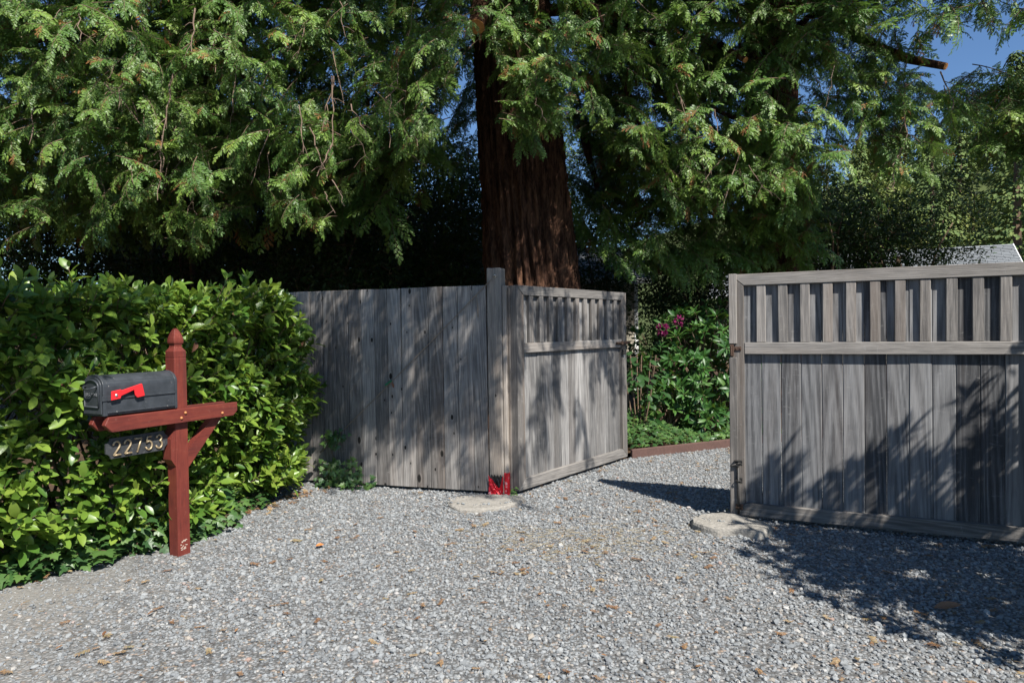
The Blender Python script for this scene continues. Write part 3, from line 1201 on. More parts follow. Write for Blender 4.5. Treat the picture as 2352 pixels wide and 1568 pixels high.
# latch of the left gate
L = empty_w = 2.05
m = MB()
m.box(1.80, 2.075, -.012, -.003, 1.318, 1.348, .002)
m.tube([(1.79, -.022, 1.335), (2.09, -.022, 1.335)], .009, 8)
m.box(1.89, 1.93, -.034, -.012, 1.315, 1.355, .003)
m.box(1.99, 2.03, -.034, -.012, 1.315, 1.355, .003)
m.build('latch', M['rust'], g_left)
m = MB()
m.box(1.935, 1.985, -.03, -.008, 1.20, 1.26, .006)
m.tube([(1.943, -.019, 1.26), (1.943, -.022, 1.33), (1.96, -.026, 1.352), (1.977, -.022, 1.33), (1.977, -.019, 1.26)], .006, 8)
m.build('padlock', M['iron'], g_left)
m = MB()
m.tube([(1.95, -.02, 1.2), (1.952, -.024, 1.165)], .004, 6)
m.build('key', M['screw'], g_left)

# ================================================================== FENCE
F0 = Vector((-.22, 6.2, 0))
FA = math.atan2(.6, -1.88)
fence = empty('wooden_fence', F0, FA + PI, label='grey board fence with knots between laurel hedge and gate', cat='fence')
# local -X runs away from the post towards the hedge; local -Y faces the driveway
rr = random.Random(12)
seams = [.005, .144, .29, .438, .579, .73, .866, 1.009, 1.148, 1.289, 1.437, 1.573, 1.72, 1.86, 2.0, 2.14, 2.28, 2.42, 2.57, 2.71, 2.86]
for i in range(len(seams) - 1):
    a, b = seams[i] + .0016, seams[i + 1] - .0016
    m = MB()
    h = 1.905 + rr.uniform(-.0015, .0015) - .03
    m.box(-(b - a) / 2, (b - a) / 2, -.012, .010, 0, h, .0035)
    m.build('board', M['fence'], fence, loc=(-(a + b) / 2, rr.uniform(-.0025, .0025), .03 + rr.uniform(-.0015, .0015)),
            rot=(0, rr.uniform(-.003, .003), rr.uniform(-.02, .02)))
for z in (.35, 1.0, 1.62):
    m = MB()
    m.box(-2.86, -.01, .018, .056, z - .045, z + .045, .004)
    m.build('rail', M['wood_x'], fence)
m = MB()
m.box(0.003, .136, -.018, .12, -.05, 2.058, .006)
m.build('post', M['post'], fence)
m = MB()
m.box(.1385, .172, .010, .145, .02, 1.90, .004)
m.build('post_trim', M['post'], fence)
m = MB()
m.box(.174, .196, .06, .17, .02, 1.885, .004)
m.build('post_trim', M['stile'], fence)

# cord from the post hook down across the fence
fm = fence.matrix_basis


def f_at(x, y, off):
    """point 'off' in front of the fence face seen at this place"""
    u = Vector((math.cos(FA), math.sin(FA), 0))
    nrm = Vector((-u.y, u.x, 0))
    if nrm.y > 0:
        nrm = -nrm
    A_ = F0 + nrm * off
    d = Vector(ray(x, y))
    t = (A_ - Vector((0, 0, 0))).dot(nrm) / d.dot(nrm)
    return Vector((d.x * t, d.y * t, CAM_H + d.z * t))


cordE = empty('cord', f_at(1133, 634, .03), label='thin brown cord strung from post hook diagonally across the fence', cat='cord')
ci = cordE.location
m = MB()
p0, p1 = f_at(1130, 640, .03), f_at(735, 1040, .03)
m.tube([p0.lerp(p1, i / 8) - ci - Vector((0, 0, .012 * math.sin(PI * i / 8))) for i in range(9)], .0038, 6)
m.tube([p0 - ci, f_at(1108, 662, .034) - ci, f_at(1094, 676, .03) - ci, f_at(1097, 706, .026) - ci, f_at(1098, 728, .026) - ci], .0036, 6)
m.build('cord_line', M['cord'], cordE, smooth=True)
m = MB()
hk = f_at(1133, 634, .0)
nn = (f_at(1133, 634, .06) - hk).normalized()
m.tube([hk - ci, hk + nn * .03 - ci, hk + nn * .045 + Vector((.012, 0, .012)) - ci, hk + nn * .03 + Vector((.024, 0, .0)) - ci, hk + nn * .028 + Vector((.012, 0, -.016)) - ci], .005, 8)
m.build('hook', M['screw'], cordE, smooth=True)
m = MB()
a_, b_ = f_at(899, 874, .036), f_at(885, 884, .036)
m.tube([a_ - ci, b_ - ci], .010, 8)
m.build('sleeve', M['green_tag'], cordE)
m = MB()
q = f_at(900, 876, .03)
leaf_into(m, q - ci, (.3, 0, -1), (0, -1, .2), .06, .022, .3, .2)
m.build('caught_leaf', M['laurel_brown'], cordE, smooth=True, tints=True)

# torn red bag stapled round the foot of the post
wr = empty('torn_red_wrapper', F0, FA + PI, label='torn red plastic wrapper with pale print on foot of fence post', cat='wrapper')


def crumple(x0, x1, z0, z1, y, top, nx=10, nz=12, amp=.006, seed=1):
    rr_ = random.Random(seed)
    m_ = MB()
    V = []
    for j in range(nz + 1):
        for i in range(nx + 1):
            u, v = i / nx, j / nz
            zz = z0 + (top(u) - z0) * v
            yy = y - abs(rr_.gauss(0, amp)) - .006 * math.sin(u * 9 + v * 5) ** 2
            V.append((x0 + (x1 - x0) * u + rr_.gauss(0, .001), yy, zz + rr_.gauss(0, .0015)))
    Fc = [[j * (nx + 1) + i, j * (nx + 1) + i + 1, (j + 1) * (nx + 1) + i + 1, (j + 1) * (nx + 1) + i] for j in range(nz) for i in range(nx)]
    m_.add(V, Fc)
    return m_


def torn(u):
    pts_ = [(0, .19), (.1, .165), (.3, .14), (.52, .105), (.62, .07), (.78, .068), (.86, .13), (.95, .195), (1, .20)]
    for (a0, h0), (a1, h1) in zip(pts_, pts_[1:]):
        if u <= a1:
            return h0 + (h1 - h0) * (u - a0) / (a1 - a0)
    return .2


crumple(.000, .140, -.015, .2, -.024, torn, seed=3).build('torn_front', M['bag'], wr)
crumple(.020, .132, .04, .19, -.020, lambda u: .185 + .012 * math.sin(u * 25), amp=.002, seed=4).build('black_lining', M['black_gap'], wr)
m = MB()
m.box(.1385, .1735, .004, .0085, .0, .205, .001)
m.box(.1725, .1745, .0086, .06, .0, .203, .0005)
m.build('side_strip', M['bag'], wr)

# ================================================================== MAILBOX
TH = math.radians(62)
mp = on_ground(410, 1278)
dvec = Vector((math.cos(TH), math.sin(TH), 0))
nvec = Vector((dvec.y, -dvec.x, 0))
PW = .092
# local frame: X along the arm (away from the road), -Y towards the driveway side, origin at the near bottom corner of the post
post = empty('mailbox_post', mp, TH, label='dark red stained timber mailbox post with pointed top and cross arm', cat='post')


def pbox(name, b, mat, c=.004, parent=post):
    m_ = MB()
    m_.box(*b, c)
    return m_.build(name, mat, parent)


def square_lathe(m_, prof, cx, cy_):
    V, Fc = [], []
    for z, h in prof:
        V += [(cx - h, cy_ - h, z), (cx + h, cy_ - h, z), (cx + h, cy_ + h, z), (cx - h, cy_ + h, z)]
    for i in range(len(prof) - 1):
        for k in range(4):
            Fc.append([4 * i + k, 4 * i + (k + 1) % 4, 4 * i + 4 + (k + 1) % 4, 4 * i + 4 + k])
    Fc.append([0, 3, 2, 1])
    e = 4 * (len(prof) - 1)
    Fc.append([e, e + 1, e + 2, e + 3])
    m_.add(V, Fc)


m = MB()
h = PW / 2
square_lathe(m, [(-.15, h), (.70, h), (.72, h), (.90, h), (1.335, h), (1.342, h - .002), (1.345, h), (1.386, h), (1.392, h - .004), (1.405, h - .013), (1.418, h - .0185), (1.430, h - .017),
                 (1.437, h - .013), (1.442, h - .0105), (1.455, h - .0095), (1.475, h - .0115), (1.50, h - .0185), (1.522, h - .027), (1.536, h - .034), (1.541, h - .038)], h, h)
shaft = m.build('shaft', M['red_z'], post)
bv = shaft.modifiers.new('worn_edge', 'BEVEL')
bv.width = .003
bv.segments = 1
bv.limit_method = 'ANGLE'


def arm(y0, y1):
    m_ = MB()
    m_.prism([(-.50, .952), (-.475, 1.0), (.474, 1.0), (.474, .94), (.438, .906), (-.455, .906)], y0, y1)
    o_ = m_.build('cross_arm', M['red_x'], post, fix=True)
    b_ = o_.modifiers.new('worn_edge', 'BEVEL')
    b_.width = .003
    b_.limit_method = 'ANGLE'


arm(-.040, -.0015)
arm(PW + .0015, PW + .040)
pbox('spacer_block', (-.43, -.39, .0005, PW - .0005, .915, .99), M['red_z'])
m = MB()   # brace under the arm
m.prism([(PW + .001, .578), (PW + .001, .70), (.30, .904), (.385, .904)], .012, .068)
o = m.build('brace', M['red_x'], post, fix=True)
m = MB()   # lower cleat on the road side of the shaft
m.prism([(-.034, .66), (-.001, .61), (-.001, .87), (-.034, .80)], .004, PW - .004)
o = m.build('cleat', M['red_z'], post, fix=True)
for (sx, sz) in ((.046, .970), (.015, .938), (.341, .935)):
    m = MB()
    m.disc_stack((sx, -.0405, sz), (0, -1, 0), [(0, .0105), (.004, .0100), (.008, .007), (.0095, .003)], 14)
    m.build('wood_plug', M['plug'], post, smooth=True)
m = MB()   # scraped paint at the foot
rr = random.Random(3)
for i in range(16):
    x0, z0 = rr.uniform(.004, .06), rr.uniform(.035, .10)
    m.box(x0, x0 + rr.uniform(.004, .016), -.0012, .001, z0, z0 + rr.uniform(.002, .010), .0002)
m.build('scraped_patch', simple('scraped_wood', (.45, .37, .30), .9, var=.3), post)

# number plate hanging under the arm
plate = empty('house_number_sign', mp + dvec * -.24 + nvec * -.046 + Vector((0, 0, .795)), TH,
              label='dark grey hanging number sign reading 22753 under the mailbox arm', cat='sign')
m = MB()
w2, h2 = .21, .064
cpoly = [(-w2, -.030), (-w2, .030), (-w2 + .012, .034), (-w2 + .026, .048), (-w2 + .030, h2), (w2 - .030, h2), (w2 - .026, .048), (w2 - .012, .034),
         (w2, .030), (w2, -.030), (w2 - .012, -.034), (w2 - .026, -.048), (w2 - .030, -h2), (-w2 + .030, -h2), (-w2 + .026, -.048), (-w2 + .012, -.034)]
m.prism(cpoly, -.006, .006)
m.build('plate', M['grey_plate'], plate, fix=True)


def arc(cx, cz, rx, rz, a0, a1, n=12):
    return [(cx + rx * math.cos(math.radians(a0 + (a1 - a0) * i / n)), cz + rz * math.sin(math.radians(a0 + (a1 - a0) * i / n))) for i in range(n + 1)]


# strokes in a box 0.6 wide and 1 high
DIG = {
    '2': [arc(.30, .70, .27, .28, 165, -35) + [(.05, .03), (.06, .02), (.60, .02)]],
    '7': [[(.02, .97), (.58, .97), (.57, .92), (.20, .02)]],
    '5': [[(.52, .97), (.16, .97), (.09, .52)] + arc(.29, .33, .28, .31, 130, -155)],
    '3': [arc(.29, .75, .23, .235, 160, -80) + arc(.29, .28, .27, .275, 80, -160)],
}
S = .090
for i, ch in enumerate('22753'):
    m = MB()
    for st_ in DIG[ch]:
        pp = [(-.165 + i * .072 + (a - .05) * S * .86, -.0115, -.046 + b * S) for a, b in st_]
        m.tube(pp, .0062, 8)
        for e in (pp[0], pp[-1]):
            m.disc_stack(Vector(e) + Vector((0, .006, 0)), (0, -1, 0), [(0, .0062), (.009, .0058), (.012, .002)], 8)
    m.build('digit', M['brass'], plate, smooth=True)
for sx in (-.12, .13):
    m = MB()
    m.tube([(sx, 0, .060), (sx + .004, -.004, .075), (sx, -.005, .092), (sx - .004, 0, .108), (sx, .0, .118)], .0022, 6)
    m.build('hanger', M['iron'], plate)

# the box
box = empty('mailbox', mp + nvec * .03 + Vector((0, 0, 1.008)), TH,
            label='charcoal grey arched mailbox with red flag on the red timber arm', cat='mailbox')
BW, BS, BH, BL = .205, .180, .252, .50       # width, spring height, apex height, length; box lies between local y 0 and BW


def arch(w, inset=0.0, base=0.0, n=14, dz=0.0):
    r_ = BW / 2 - inset
    c = BW / 2
    k = (BH - BS) / (BW / 2)
    pts_ = [(c - r_, base)]
    pts_ += [(c - r_ * math.cos(PI * i / n), BS + dz + (BH - BS - inset) * math.sin(PI * i / n)) for i in range(n + 1)]
    pts_.append((c + r_, base))
    return pts_


def arch_prism(name, x0, x1, inset, base, mat, parent, smooth=True):
    m_ = MB()
    m_.prism([(a, b) for a, b in arch(BW, inset, base)], x0, x1, swap=lambda a, y, b: (y, a, b))
    o_ = m_.build(name, mat, parent, fix=True)
    b_ = o_.modifiers.new('edge', 'BEVEL')
    b_.width = .0025
    b_.segments = 2
    b_.limit_method = 'ANGLE'
    b_.angle_limit = math.radians(35)
    return o_


arch_prism('body', -.475, -.02, .004, .004, M['mailbox'], box)
arch_prism('front_collar', -.50, -.4745, 0.0, 0.0, M['mailbox'], box)
arch_prism('rear_cap', -.0205, -.002, 0.0, 0.0, M['mailbox'], box)
door = arch_prism('door', -.508, -.5005, .012, .012, M['mailbox'], box)
m = MB()     # raised moulding on the door
pp = [(-.511, a, b) for a, b in arch(BW, .032, .055)]
m.tube(pp + [pp[0]], .0055, 6)
m.build('door_moulding', M['mailbox'], door, smooth=True)
m = MB()
m.tube([(-.509, .045, .182), (-.528, .05, .176), (-.540, .075, .168), (-.540, .13, .166), (-.530, .155, .178), (-.509, .16, .182)], .0048, 8)
m.build('door_pull', M['mailbox'], door, smooth=True)


def lettering(txt, size, depth, mat, parent, mtx, name):
    cu = bpy.data.curves.new(name, 'FONT')
    cu.body = txt
    cu.size = size
    cu.extrude = depth
    cu.align_x = 'CENTER'
    tmp = bpy.data.objects.new(name, cu)
    col.objects.link(tmp)
    dg = bpy.context.evaluated_depsgraph_get()
    me = bpy.data.meshes.new_from_object(tmp.evaluated_get(dg))
    bpy.data.objects.remove(tmp)
    me.transform(mtx)
    me.materials.clear()
    me.materials.append(mat)
    return link(name, me, parent)


mt = Matrix(((0, 0, -1, -.509), (-1, 0, 0, .1025), (0, 1, 0, .120), (0, 0, 0, 1)))
lettering('U.S. MAIL', .030, .002, simple('worn_raised_letters', (.075, .08, .088), .5), door, mt, 'lettering')
m = MB()
for zz, t_ in ((.100, .006), (.016, .004)):
    m.box(-.475, -.02, -.0035, .004, zz, zz + t_ * 2, .0015)
m.box(-.475, -.02, .014, .020, .2095, .2125, .0005)
m.build('side_bead', M['mailbox'], box)
m = MB()
m.box(-.508, -.455, -.006, .0, .092, .122, .002)
m.build('hinge_lug', M['mailbox'], box)
for xx in (-.42, -.08):
    m = MB()
    m.disc_stack((xx, -.0035, .022), (0, -1, 0), [(0, .005), (.003, .004)], 8)
    m.build('rivet', M['screw'], box)
# flag: lowered arm with a square head, along the side
flag = empty('flag', (0, 0, 0))
flag.parent = box
m = MB()
fl = [(-.462, .095), (-.405, .102), (-.400, .118), (-.316, .148), (-.309, .112), (-.296, .098), (-.250, .104), (-.247, .112), (-.262, .180), (-.268, .184), (-.300, .176), (-.395, .152), (-.402, .158), (-.460, .150)]
m.prism(fl, -.022, -.012)
fo = m.build('flag_arm', M['flag'], flag, fix=True)
bv = fo.modifiers.new('edge', 'BEVEL')
bv.width = .002
bv.limit_method = 'ANGLE'
m = MB()
m.disc_stack((-.432, -.022, .124), (0, -1, 0), [(0, .010), (.003, .0095), (.006, .005)], 12)
m.build('flag_rivet', M['screw'], flag, smooth=True)

# ================================================================== HEDGE
hedge = empty('laurel_hedge', (-2.6, 5.2, 0), label='clipped green laurel hedge behind the mailbox', cat='hedge')
H_LINE = [Vector((-5.6, .6)), Vector((-4.2, 2.55)), Vector((-3.22, 4.05)), Vector((-2.66, 4.72)), Vector((-2.38, 5.35)), Vector((-2.13, 6.1)), Vector((-2.16, 6.5))]


def hedge_point(s, z, back):
    """s along the front line; back = distance inward"""
    tot = [0]
    for a, b in zip(H_LINE, H_LINE[1:]):
        tot.append(tot[-1] + (b - a).length)
    d = s * tot[-1]
    for i in range(len(H_LINE) - 1):
        if d <= tot[i + 1] or i == len(H_LINE) - 2:
            u = (d - tot[i]) / (tot[i + 1] - tot[i])
            p = H_LINE[i].lerp(H_LINE[i + 1], u)
            t = (H_LINE[i + 1] - H_LINE[i]).normalized()
            nrm = Vector((t.y, -t.x))
            break
    bulge = .10 * math.sin(s * 19 + z * 2.1) + .07 * math.sin(s * 41 + z * 5) + .05 * math.sin(z * 9 + s * 7)
    round_ = -.30 * max(0, (z - 1.55) / .35) ** 2 - .10 * max(0, (.35 - z) / .35)
    q = p + nrm * (bulge + round_ - back)
    return Vector((q.x, q.y, z)), Vector((nrm.x, nrm.y, 0))


items = []
r2 = random.Random(77)
for layer, (back, cnt) in enumerate(((0.0, 1150), (.09, 950), (.2, 800), (.36, 560))):
    for i in range(cnt):
        s = r2.uniform(.18, 1.0)
        z = r2.uniform(.06, 1.80)
        p, nrm = hedge_point(s, z, back + r2.uniform(-.05, .05))
        # holes where bare wood shows
        if layer < 2 and math.sin(s * 57 + 1.3) * math.sin(z * 11 + s * 20) > .72:
            continue
        dd = nrm * r2.uniform(.5, 1.1) + Vector((r2.uniform(-.55, .55), r2.uniform(-.55, .55), r2.uniform(.0, 1.0)))
        up = Vector((0, 0, 1)) + nrm * .5 + Vector((r2.uniform(-.4, .4), r2.uniform(-.4, .4), 0))
        items.append((p, euler_of(dd, up), r2.uniform(.8, 1.15), r2.randrange(7)))
for i in range(620):      # shoots along the top
    s = r2.uniform(.18, 1.0)
    back = r2.uniform(.1, .85)
    p, nrm = hedge_point(s, 1.58 + .03 * math.sin(s * 33), back)
    dd = Vector((r2.uniform(-1, 1), r2.uniform(-1, 1), r2.uniform(.3, 1.2)))
    items.append((p + Vector((0, 0, r2.uniform(-.02, .07))), euler_of(dd, nrm + Vector((0, 0, .4))), r2.uniform(.85, 1.2), r2.randrange(7)))
for i in range(330):      # rounded end towards the fence
    z = r2.uniform(.06, 1.75)
    p, nrm = hedge_point(1.0, z, r2.uniform(.0, .5))
    e = Vector((.35, .93, 0))
    p = p + e * r2.uniform(-.15, .10)
    dd = e * .6 + nrm * r2.uniform(.1, .8) + Vector((r2.uniform(-.5, .5), r2.uniform(-.5, .5), r2.uniform(.0, .9)))
    items.append((p, euler_of(dd, Vector((0, 0, 1)) + nrm * .4), r2.uniform(.8, 1.1), r2.randrange(7)))
inv = hedge.matrix_basis.inverted()
off = Vector(hedge.location)
items = [((Vector(p) - off), e, s, k) for p, e, s, k in items]
scatter('foliage', SHOOTS, items, hedge)
# the leaves that show largest, one by one
for i in range(300):
    s = r2.uniform(.42, 1.0)
    z = r2.uniform(.08, 1.74)
    p, nrm = hedge_point(s, z, -.115 + r2.uniform(-.02, .03))
    dd = nrm * r2.uniform(.1, .7) + Vector((r2.uniform(-.8, .8), r2.uniform(-.8, .8), r2.uniform(-.7, .5)))
    up = Vector((0, 0, .9)) + nrm * 1.0 + Vector((r2.uniform(-.4, .4), r2.uniform(-.4, .4), 0))
    k = r2.uniform(.8, 1.15)
    link('leaf', LAUREL_LEAVES[r2.randrange(6)], hedge, p - off, euler_of(dd, up), (k, k, k))
BROWN = []
for k in range(3):
    m = MB()
    leaf_into(m, (0, 0, 0), (1, 0, 0), (0, 0, 1), .095, .045, .5, .5, prof=[(0, .1), (.15, .6), (.35, .95), (.55, 1), (.8, .6), (1, 0)], tint=.3 + .3 * k)
    BROWN.append(m.mesh('brown_laurel_leaf_%d' % k, [M['laurel_brown']], True, True))
for i in range(17):       # a few dead leaves caught in the face
    s = r2.uniform(.45, .98)
    p, nrm = hedge_point(s, r2.uniform(.3, 1.7), -.10)
    dd = nrm * .2 + Vector((r2.uniform(-.8, .8), r2.uniform(-.8, .8), r2.uniform(-1, .1)))
    link('dead_leaf', BROWN[i % 3], hedge, p - off, euler_of(dd, nrm + Vector((r2.uniform(-.6, .6), 0, .3))), (r2.uniform(.6, 1),) * 3)
m = MB()
for i in range(240):      # woody stems
    s = r2.uniform(.2, 1.0)
    p, nrm = hedge_point(s, 0, .38 + r2.uniform(-.15, .15))
    pts_ = [p]
    d = Vector((r2.uniform(-.3, .3), r2.uniform(-.3, .3), 1))
    for k in range(7):
        d = (d + nrm * r2.uniform(-.15, .18) + Vector((r2.uniform(-.25, .25), r2.uniform(-.25, .25), 0))).normalized()
        d.z = max(d.z, .55)
        q = pts_[-1] + d * .26
        lim_ = hedge_point(s, min(q.z, 1.8), .16)[0]
        if q.z > 1.6 or (q - lim_).dot(nrm) > 0:
            break
        pts_.append(q)
    if len(pts_) > 2:
        m.tube([q - off for q in pts_], [.014 - .0017 * k for k in range(len(pts_))], 5, 0, False)
o = m.build('stems', M['bark_twig'], hedge)
o['kind'] = 'stuff'

# ------------------------------------------------------------------ ivy
items = []
for i in range(520):      # along the foot of the hedge
    s = r2.uniform(.30, .93)
    p, nrm = hedge_point(s, 0.02, 0)
    w = .24 if s < .62 else .12
    p = p + nrm * r2.uniform(-.08, w + .06) + Vector((0, 0, r2.random() ** 2 * .16))
    up = Vector((r2.uniform(-.3, .3), r2.uniform(-.3, .3), 1)) + nrm * r2.uniform(.2, .9)
    items.append((p, euler_of(Vector((r2.uniform(-1, 1), r2.uniform(-1, 1), -.1)), up), r2.uniform(.9, 1.5), r2.randrange(5)))
o = scatter('ivy', IVY, items)
tag(o, 'green ivy trailing along the foot of the laurel hedge', 'ivy')
iv2 = empty('ivy_plant', on_ground(800, 1108), label='dark ivy plant climbing the foot of the fence beside the hedge', cat='ivy')
items = []
for (px, py, n_, sp) in ((805, 1092, 16, 24), (770, 1005, 6, 10), (770, 1080, 9, 18), (758, 1110, 8, 16)):
    for i in range(n_):
        p = f_at(px + r2.gauss(0, sp * .6), min(1112, py + r2.gauss(0, sp * .5)), .05 + r2.uniform(0, .08))
        p.z = max(.02, p.z)
        items.append((p - Vector(iv2.location), euler_of(Vector((r2.uniform(-1, 1), 0, r2.uniform(-1, .4))), Vector((.1, -1, .4 + r2.uniform(-.3, .6)))), r2.uniform(.55, .95), r2.randrange(5)))
scatter('leaves', IVY, items, iv2)
m = MB()
vine = [f_at(800, 1112, .03), f_at(782, 1080, .03), f_at(762, 1040, .03), f_at(772, 985, .03)]
m.tube([v - Vector(iv2.location) for v in vine], .004, 5)
m.build('vine', M['bark_twig'], iv2)
m = MB()
sp0 = on_ground(1184, 1143)
for i in range(7):
    ivy_leaf_into(m, Vector((r2.gauss(0, .02), r2.gauss(0, .01), .015 + .010 * i)), (r2.uniform(-1, 1), -.6, r2.uniform(-.4, .3)), (.2, -.7, .7), r2.uniform(.035, .055), r2.uniform(.4, 1))
m.tube([(0, .01, 0), (.004, .006, .05), (-.004, 0, .085)], .0015, 4, 1)
o = m.build('ivy_seedling', [M['ivy'], M['bark_twig']], tints=True, loc=sp0 + Vector((0, -.02, .02)))
tag(o, 'small ivy sprig growing between fence post and open gate', 'ivy')

items = []
for i in range(520):      # ground cover behind the edging
    u = r2.random()
    a, b = Vector((1.42, 8.02, .05)), Vector((3.6, 9.05, .05))
    p = a.lerp(b, u)
    back = r2.random()
    rise = max(0, 1 - abs(u - .02) * 2.4)
    p = p + Vector((-.42, .9, 0)) * back * 1.1 + Vector((0, 0, .02 + back * (.12 + .55 * rise) * r2.uniform(.7, 1)))
    items.append((p, euler_of(Vector((r2.uniform(-1, 1), r2.uniform(-1, 1), 0)), Vector((r2.uniform(-.4, .4), -.6, 1))), r2.uniform(.7, 1.1), r2.randrange(5)))
o = scatter('ivy', IVY, items)
tag(o, 'sunlit ivy ground cover behind the edging board in the gap', 'ivy')


# ================================================================== RHODODENDRON
def rhododendron(name, loc, R, Ht, n, label, parts=0, group=None, dense=1.0):
    e = empty(name, loc, label=label, cat='shrub', group=group)
    its = []
    rr_ = random.Random(int(abs(loc[0]) * 100) + 3)
    for i in range(n):
        th, ph = rr_.uniform(0, 2 * PI), math.acos(rr_.uniform(-.75, 1))
        dirv = Vector((math.sin(ph) * math.cos(th), math.sin(ph) * math.sin(th), math.cos(ph)))
        lump = 1 + .14 * math.sin(th * 3 + 1) * math.sin(ph * 4) + .08 * math.sin(th * 7)
        q = rr_.choice((1.0, .92, .8, .62)) * lump
        p = Vector((dirv.x * R * q, dirv.y * R * q, Ht * .5 + dirv.z * Ht * .5 * q))
        if p.z < .12:
            p.z = rr_.uniform(.12, .4)
        d_ = dirv + Vector((rr_.uniform(-.5, .5), rr_.uniform(-.5, .5), rr_.uniform(.1, .9)))
        its.append((p, euler_of(d_, Vector((rr_.uniform(-1, 1), rr_.uniform(-1, 1), 1))), rr_.uniform(.85, 1.2), rr_.randrange(5)))
    m_ = MB()
    for i in range(16):
        it = its[i * (len(its) // 16)]
        pts_ = [Vector((rr_.uniform(-.1, .1), rr_.uniform(-.1, .1), 0))]
        for k in range(1, 5):
            pts_.append(pts_[0].lerp(Vector(it[0]), k / 4) + Vector((rr_.uniform(-.05, .05), rr_.uniform(-.05, .05), .12 * math.sin(PI * k / 4))))
        m_.tube(pts_, [.022, .018, .014, .009, .005], 6)
    m_.build('stems', M['bark_twig'], e)
    if parts:
        # whorls facing the driveway become parts of their own
        its.sort(key=lambda it: it[0].y + (0 if it[0].z > .1 else 5))
        for it in its[:parts]:
            link('leaf_whorl', WHORLS[it[3]], e, it[0], it[1], (it[2],) * 3)
        its = its[parts:]
    scatter('foliage', WHORLS, its, e)
    return e


rh = rhododendron('rhododendron', (2.72, 9.75, .05), .98, 1.78, 420, 'tall rhododendron shrub in the gap between the gates', parts=150)
rhododendron('rhododendron', (2.55, 8.98, .05), .25, .50, 34, 'low young rhododendron just behind the edging board', parts=18)
rhododendron('rhododendron', (2.05, 9.15, .05), .36, .80, 44, 'small rhododendron in front of the tall one beside the ivy', parts=24)
# flowers
for (px, py, Yd, n_, lab) in ((1521, 757, 9.05, 46, 'round magenta flower cluster on the rhododendron, the lower left one'), (1556, 738, 9.3, 26, 'dull magenta flower cluster on the rhododendron, the upper right one')):
    c = at_depth(px, py, Yd)
    m = MB()
    for i in range(n_):
        v = rv(1).normalized()
        v = Vector((v.x, -abs(v.y), v.z))
        leaf_into(m, v * .045, v + rv(.4), rv(1), .05, .034, .4, .3, prof=[(0, .3), (.5, 1), (1, .4), (1.05, 0)], tint=random.random())
    o = m.build('rhododendron_flower', M['petal'], loc=c, tints=True)
    tag(o, lab, 'flower', 'flowers on the rhododendron')
# broad-leaved plant beside the open gate
hy = empty('hydrangea', (1.62, 8.75, .05), label='dark broad leaved plant beside the open gate edge', cat='shrub')
its = []
m = MB()
for i in range(70):
    a = random.uniform(0, 2 * PI)
    rad = random.uniform(.05, .32)
    z = random.uniform(.45, 1.2)
    p = Vector((rad * math.cos(a), rad * math.sin(a), z))
    L = random.uniform(.08, .13)
    leaf_into(m, p, (math.cos(a), math.sin(a) - .3, random.uniform(-.7, .2)), Vector((0, -.3, 1)), L, L * .72, .2, .3, tint=random.uniform(0, .25))
m.build('foliage', M['ivy'], hy, tints=True, smooth=True)['kind'] = 'stuff'
m = MB()
for i in range(9):
    a = random.uniform(0, 2 * PI)
    m.tube([(0.03 * math.cos(a), .03 * math.sin(a), 0), (.15 * math.cos(a), .15 * math.sin(a), .6), (.22 * math.cos(a), .22 * math.sin(a), 1.1)], .008, 5)
m.build('stems', M['bark_twig'], hy)

# shrub that stands right of the frame and throws its leaf shadows on the right gate
rhododendron('rhododendron', (3.56, 2.68, 0), .98, 3.2, 860, 'tall large leaved shrub on the near side of the right gate')


# ================================================================== REDWOODS
def redwood_trunk(parent, base, r0, r1, Ht, lean=(0, 0), seg=150, rows=110, seed=1, flare=.35):
    rr_ = np.random.default_rng(seed)
    th = np.linspace(0, 2 * PI, seg, endpoint=False)
    zs = (np.linspace(0, 1, rows) ** 1.5) * Ht - .1
    # fibrous ridges that wander slowly with height
    fr = [(k, rr_.uniform(0, 6.28), rr_.uniform(.3, 1), rr_.uniform(.2, .9), rr_.uniform(0, 6.28)) for k in (5, 7, 9, 13, 17, 19, 23, 29, 31, 37, 41)]
    V = []
    for z in zs:
        u = max(0, z) / Ht
        rad = r0 + (r1 - r0) * u ** .8 + flare * r0 * math.exp(-max(0, z) / .9)
        rid = np.zeros(seg)
        for k, ph, am, w, p2 in fr:
            rid += am * np.abs(np.sin(k * th * .5 + ph + .55 * np.sin(z * w + p2) + .18 * np.sin(z * 3.1 * w + ph)))
        rid = (rid - rid.mean()) / 3.0
        brk = np.zeros(seg)
        for k, ph, am, w, p2 in fr[4:]:
            brk += am * np.sin(k * th * .8 + p2 + 2.2 * np.sin(z * 1.7 * w + ph)) * np.sin(z * (3 + 5 * w) + ph + k * th * .3)
        rr2 = rad * (1 + .17 * rid + .018 * brk) + rr_.normal(0, .008, seg)
        cx, cy2 = lean[0] * max(0, z), lean[1] * max(0, z)
        V += [(cx + a * math.cos(t), cy2 + a * math.sin(t), z) for a, t in zip(rr2, th)]
    m_ = MB()
    Fc = [[j * seg + i, j * seg + (i + 1) % seg, (j + 1) * seg + (i + 1) % seg, (j + 1) * seg + i] for j in range(rows - 1) for i in range(seg)]
    m_.add(V, Fc)
    return m_.build('trunk', M['bark'], parent, smooth=True)


def limb_path(a, b, sag=.25, n=8, seed=0):
    rr_ = random.Random(seed)
    a, b = Vector(a), Vector(b)
    L_ = (b - a).length
    return [a.lerp(b, i / n) + Vector((rr_.uniform(-.03, .03) * L_, rr_.uniform(-.03, .03) * L_, sag * L_ * math.sin(PI * i / n) * .5)) if 0 < i < n else a.lerp(b, i / n) for i in range(n + 1)]


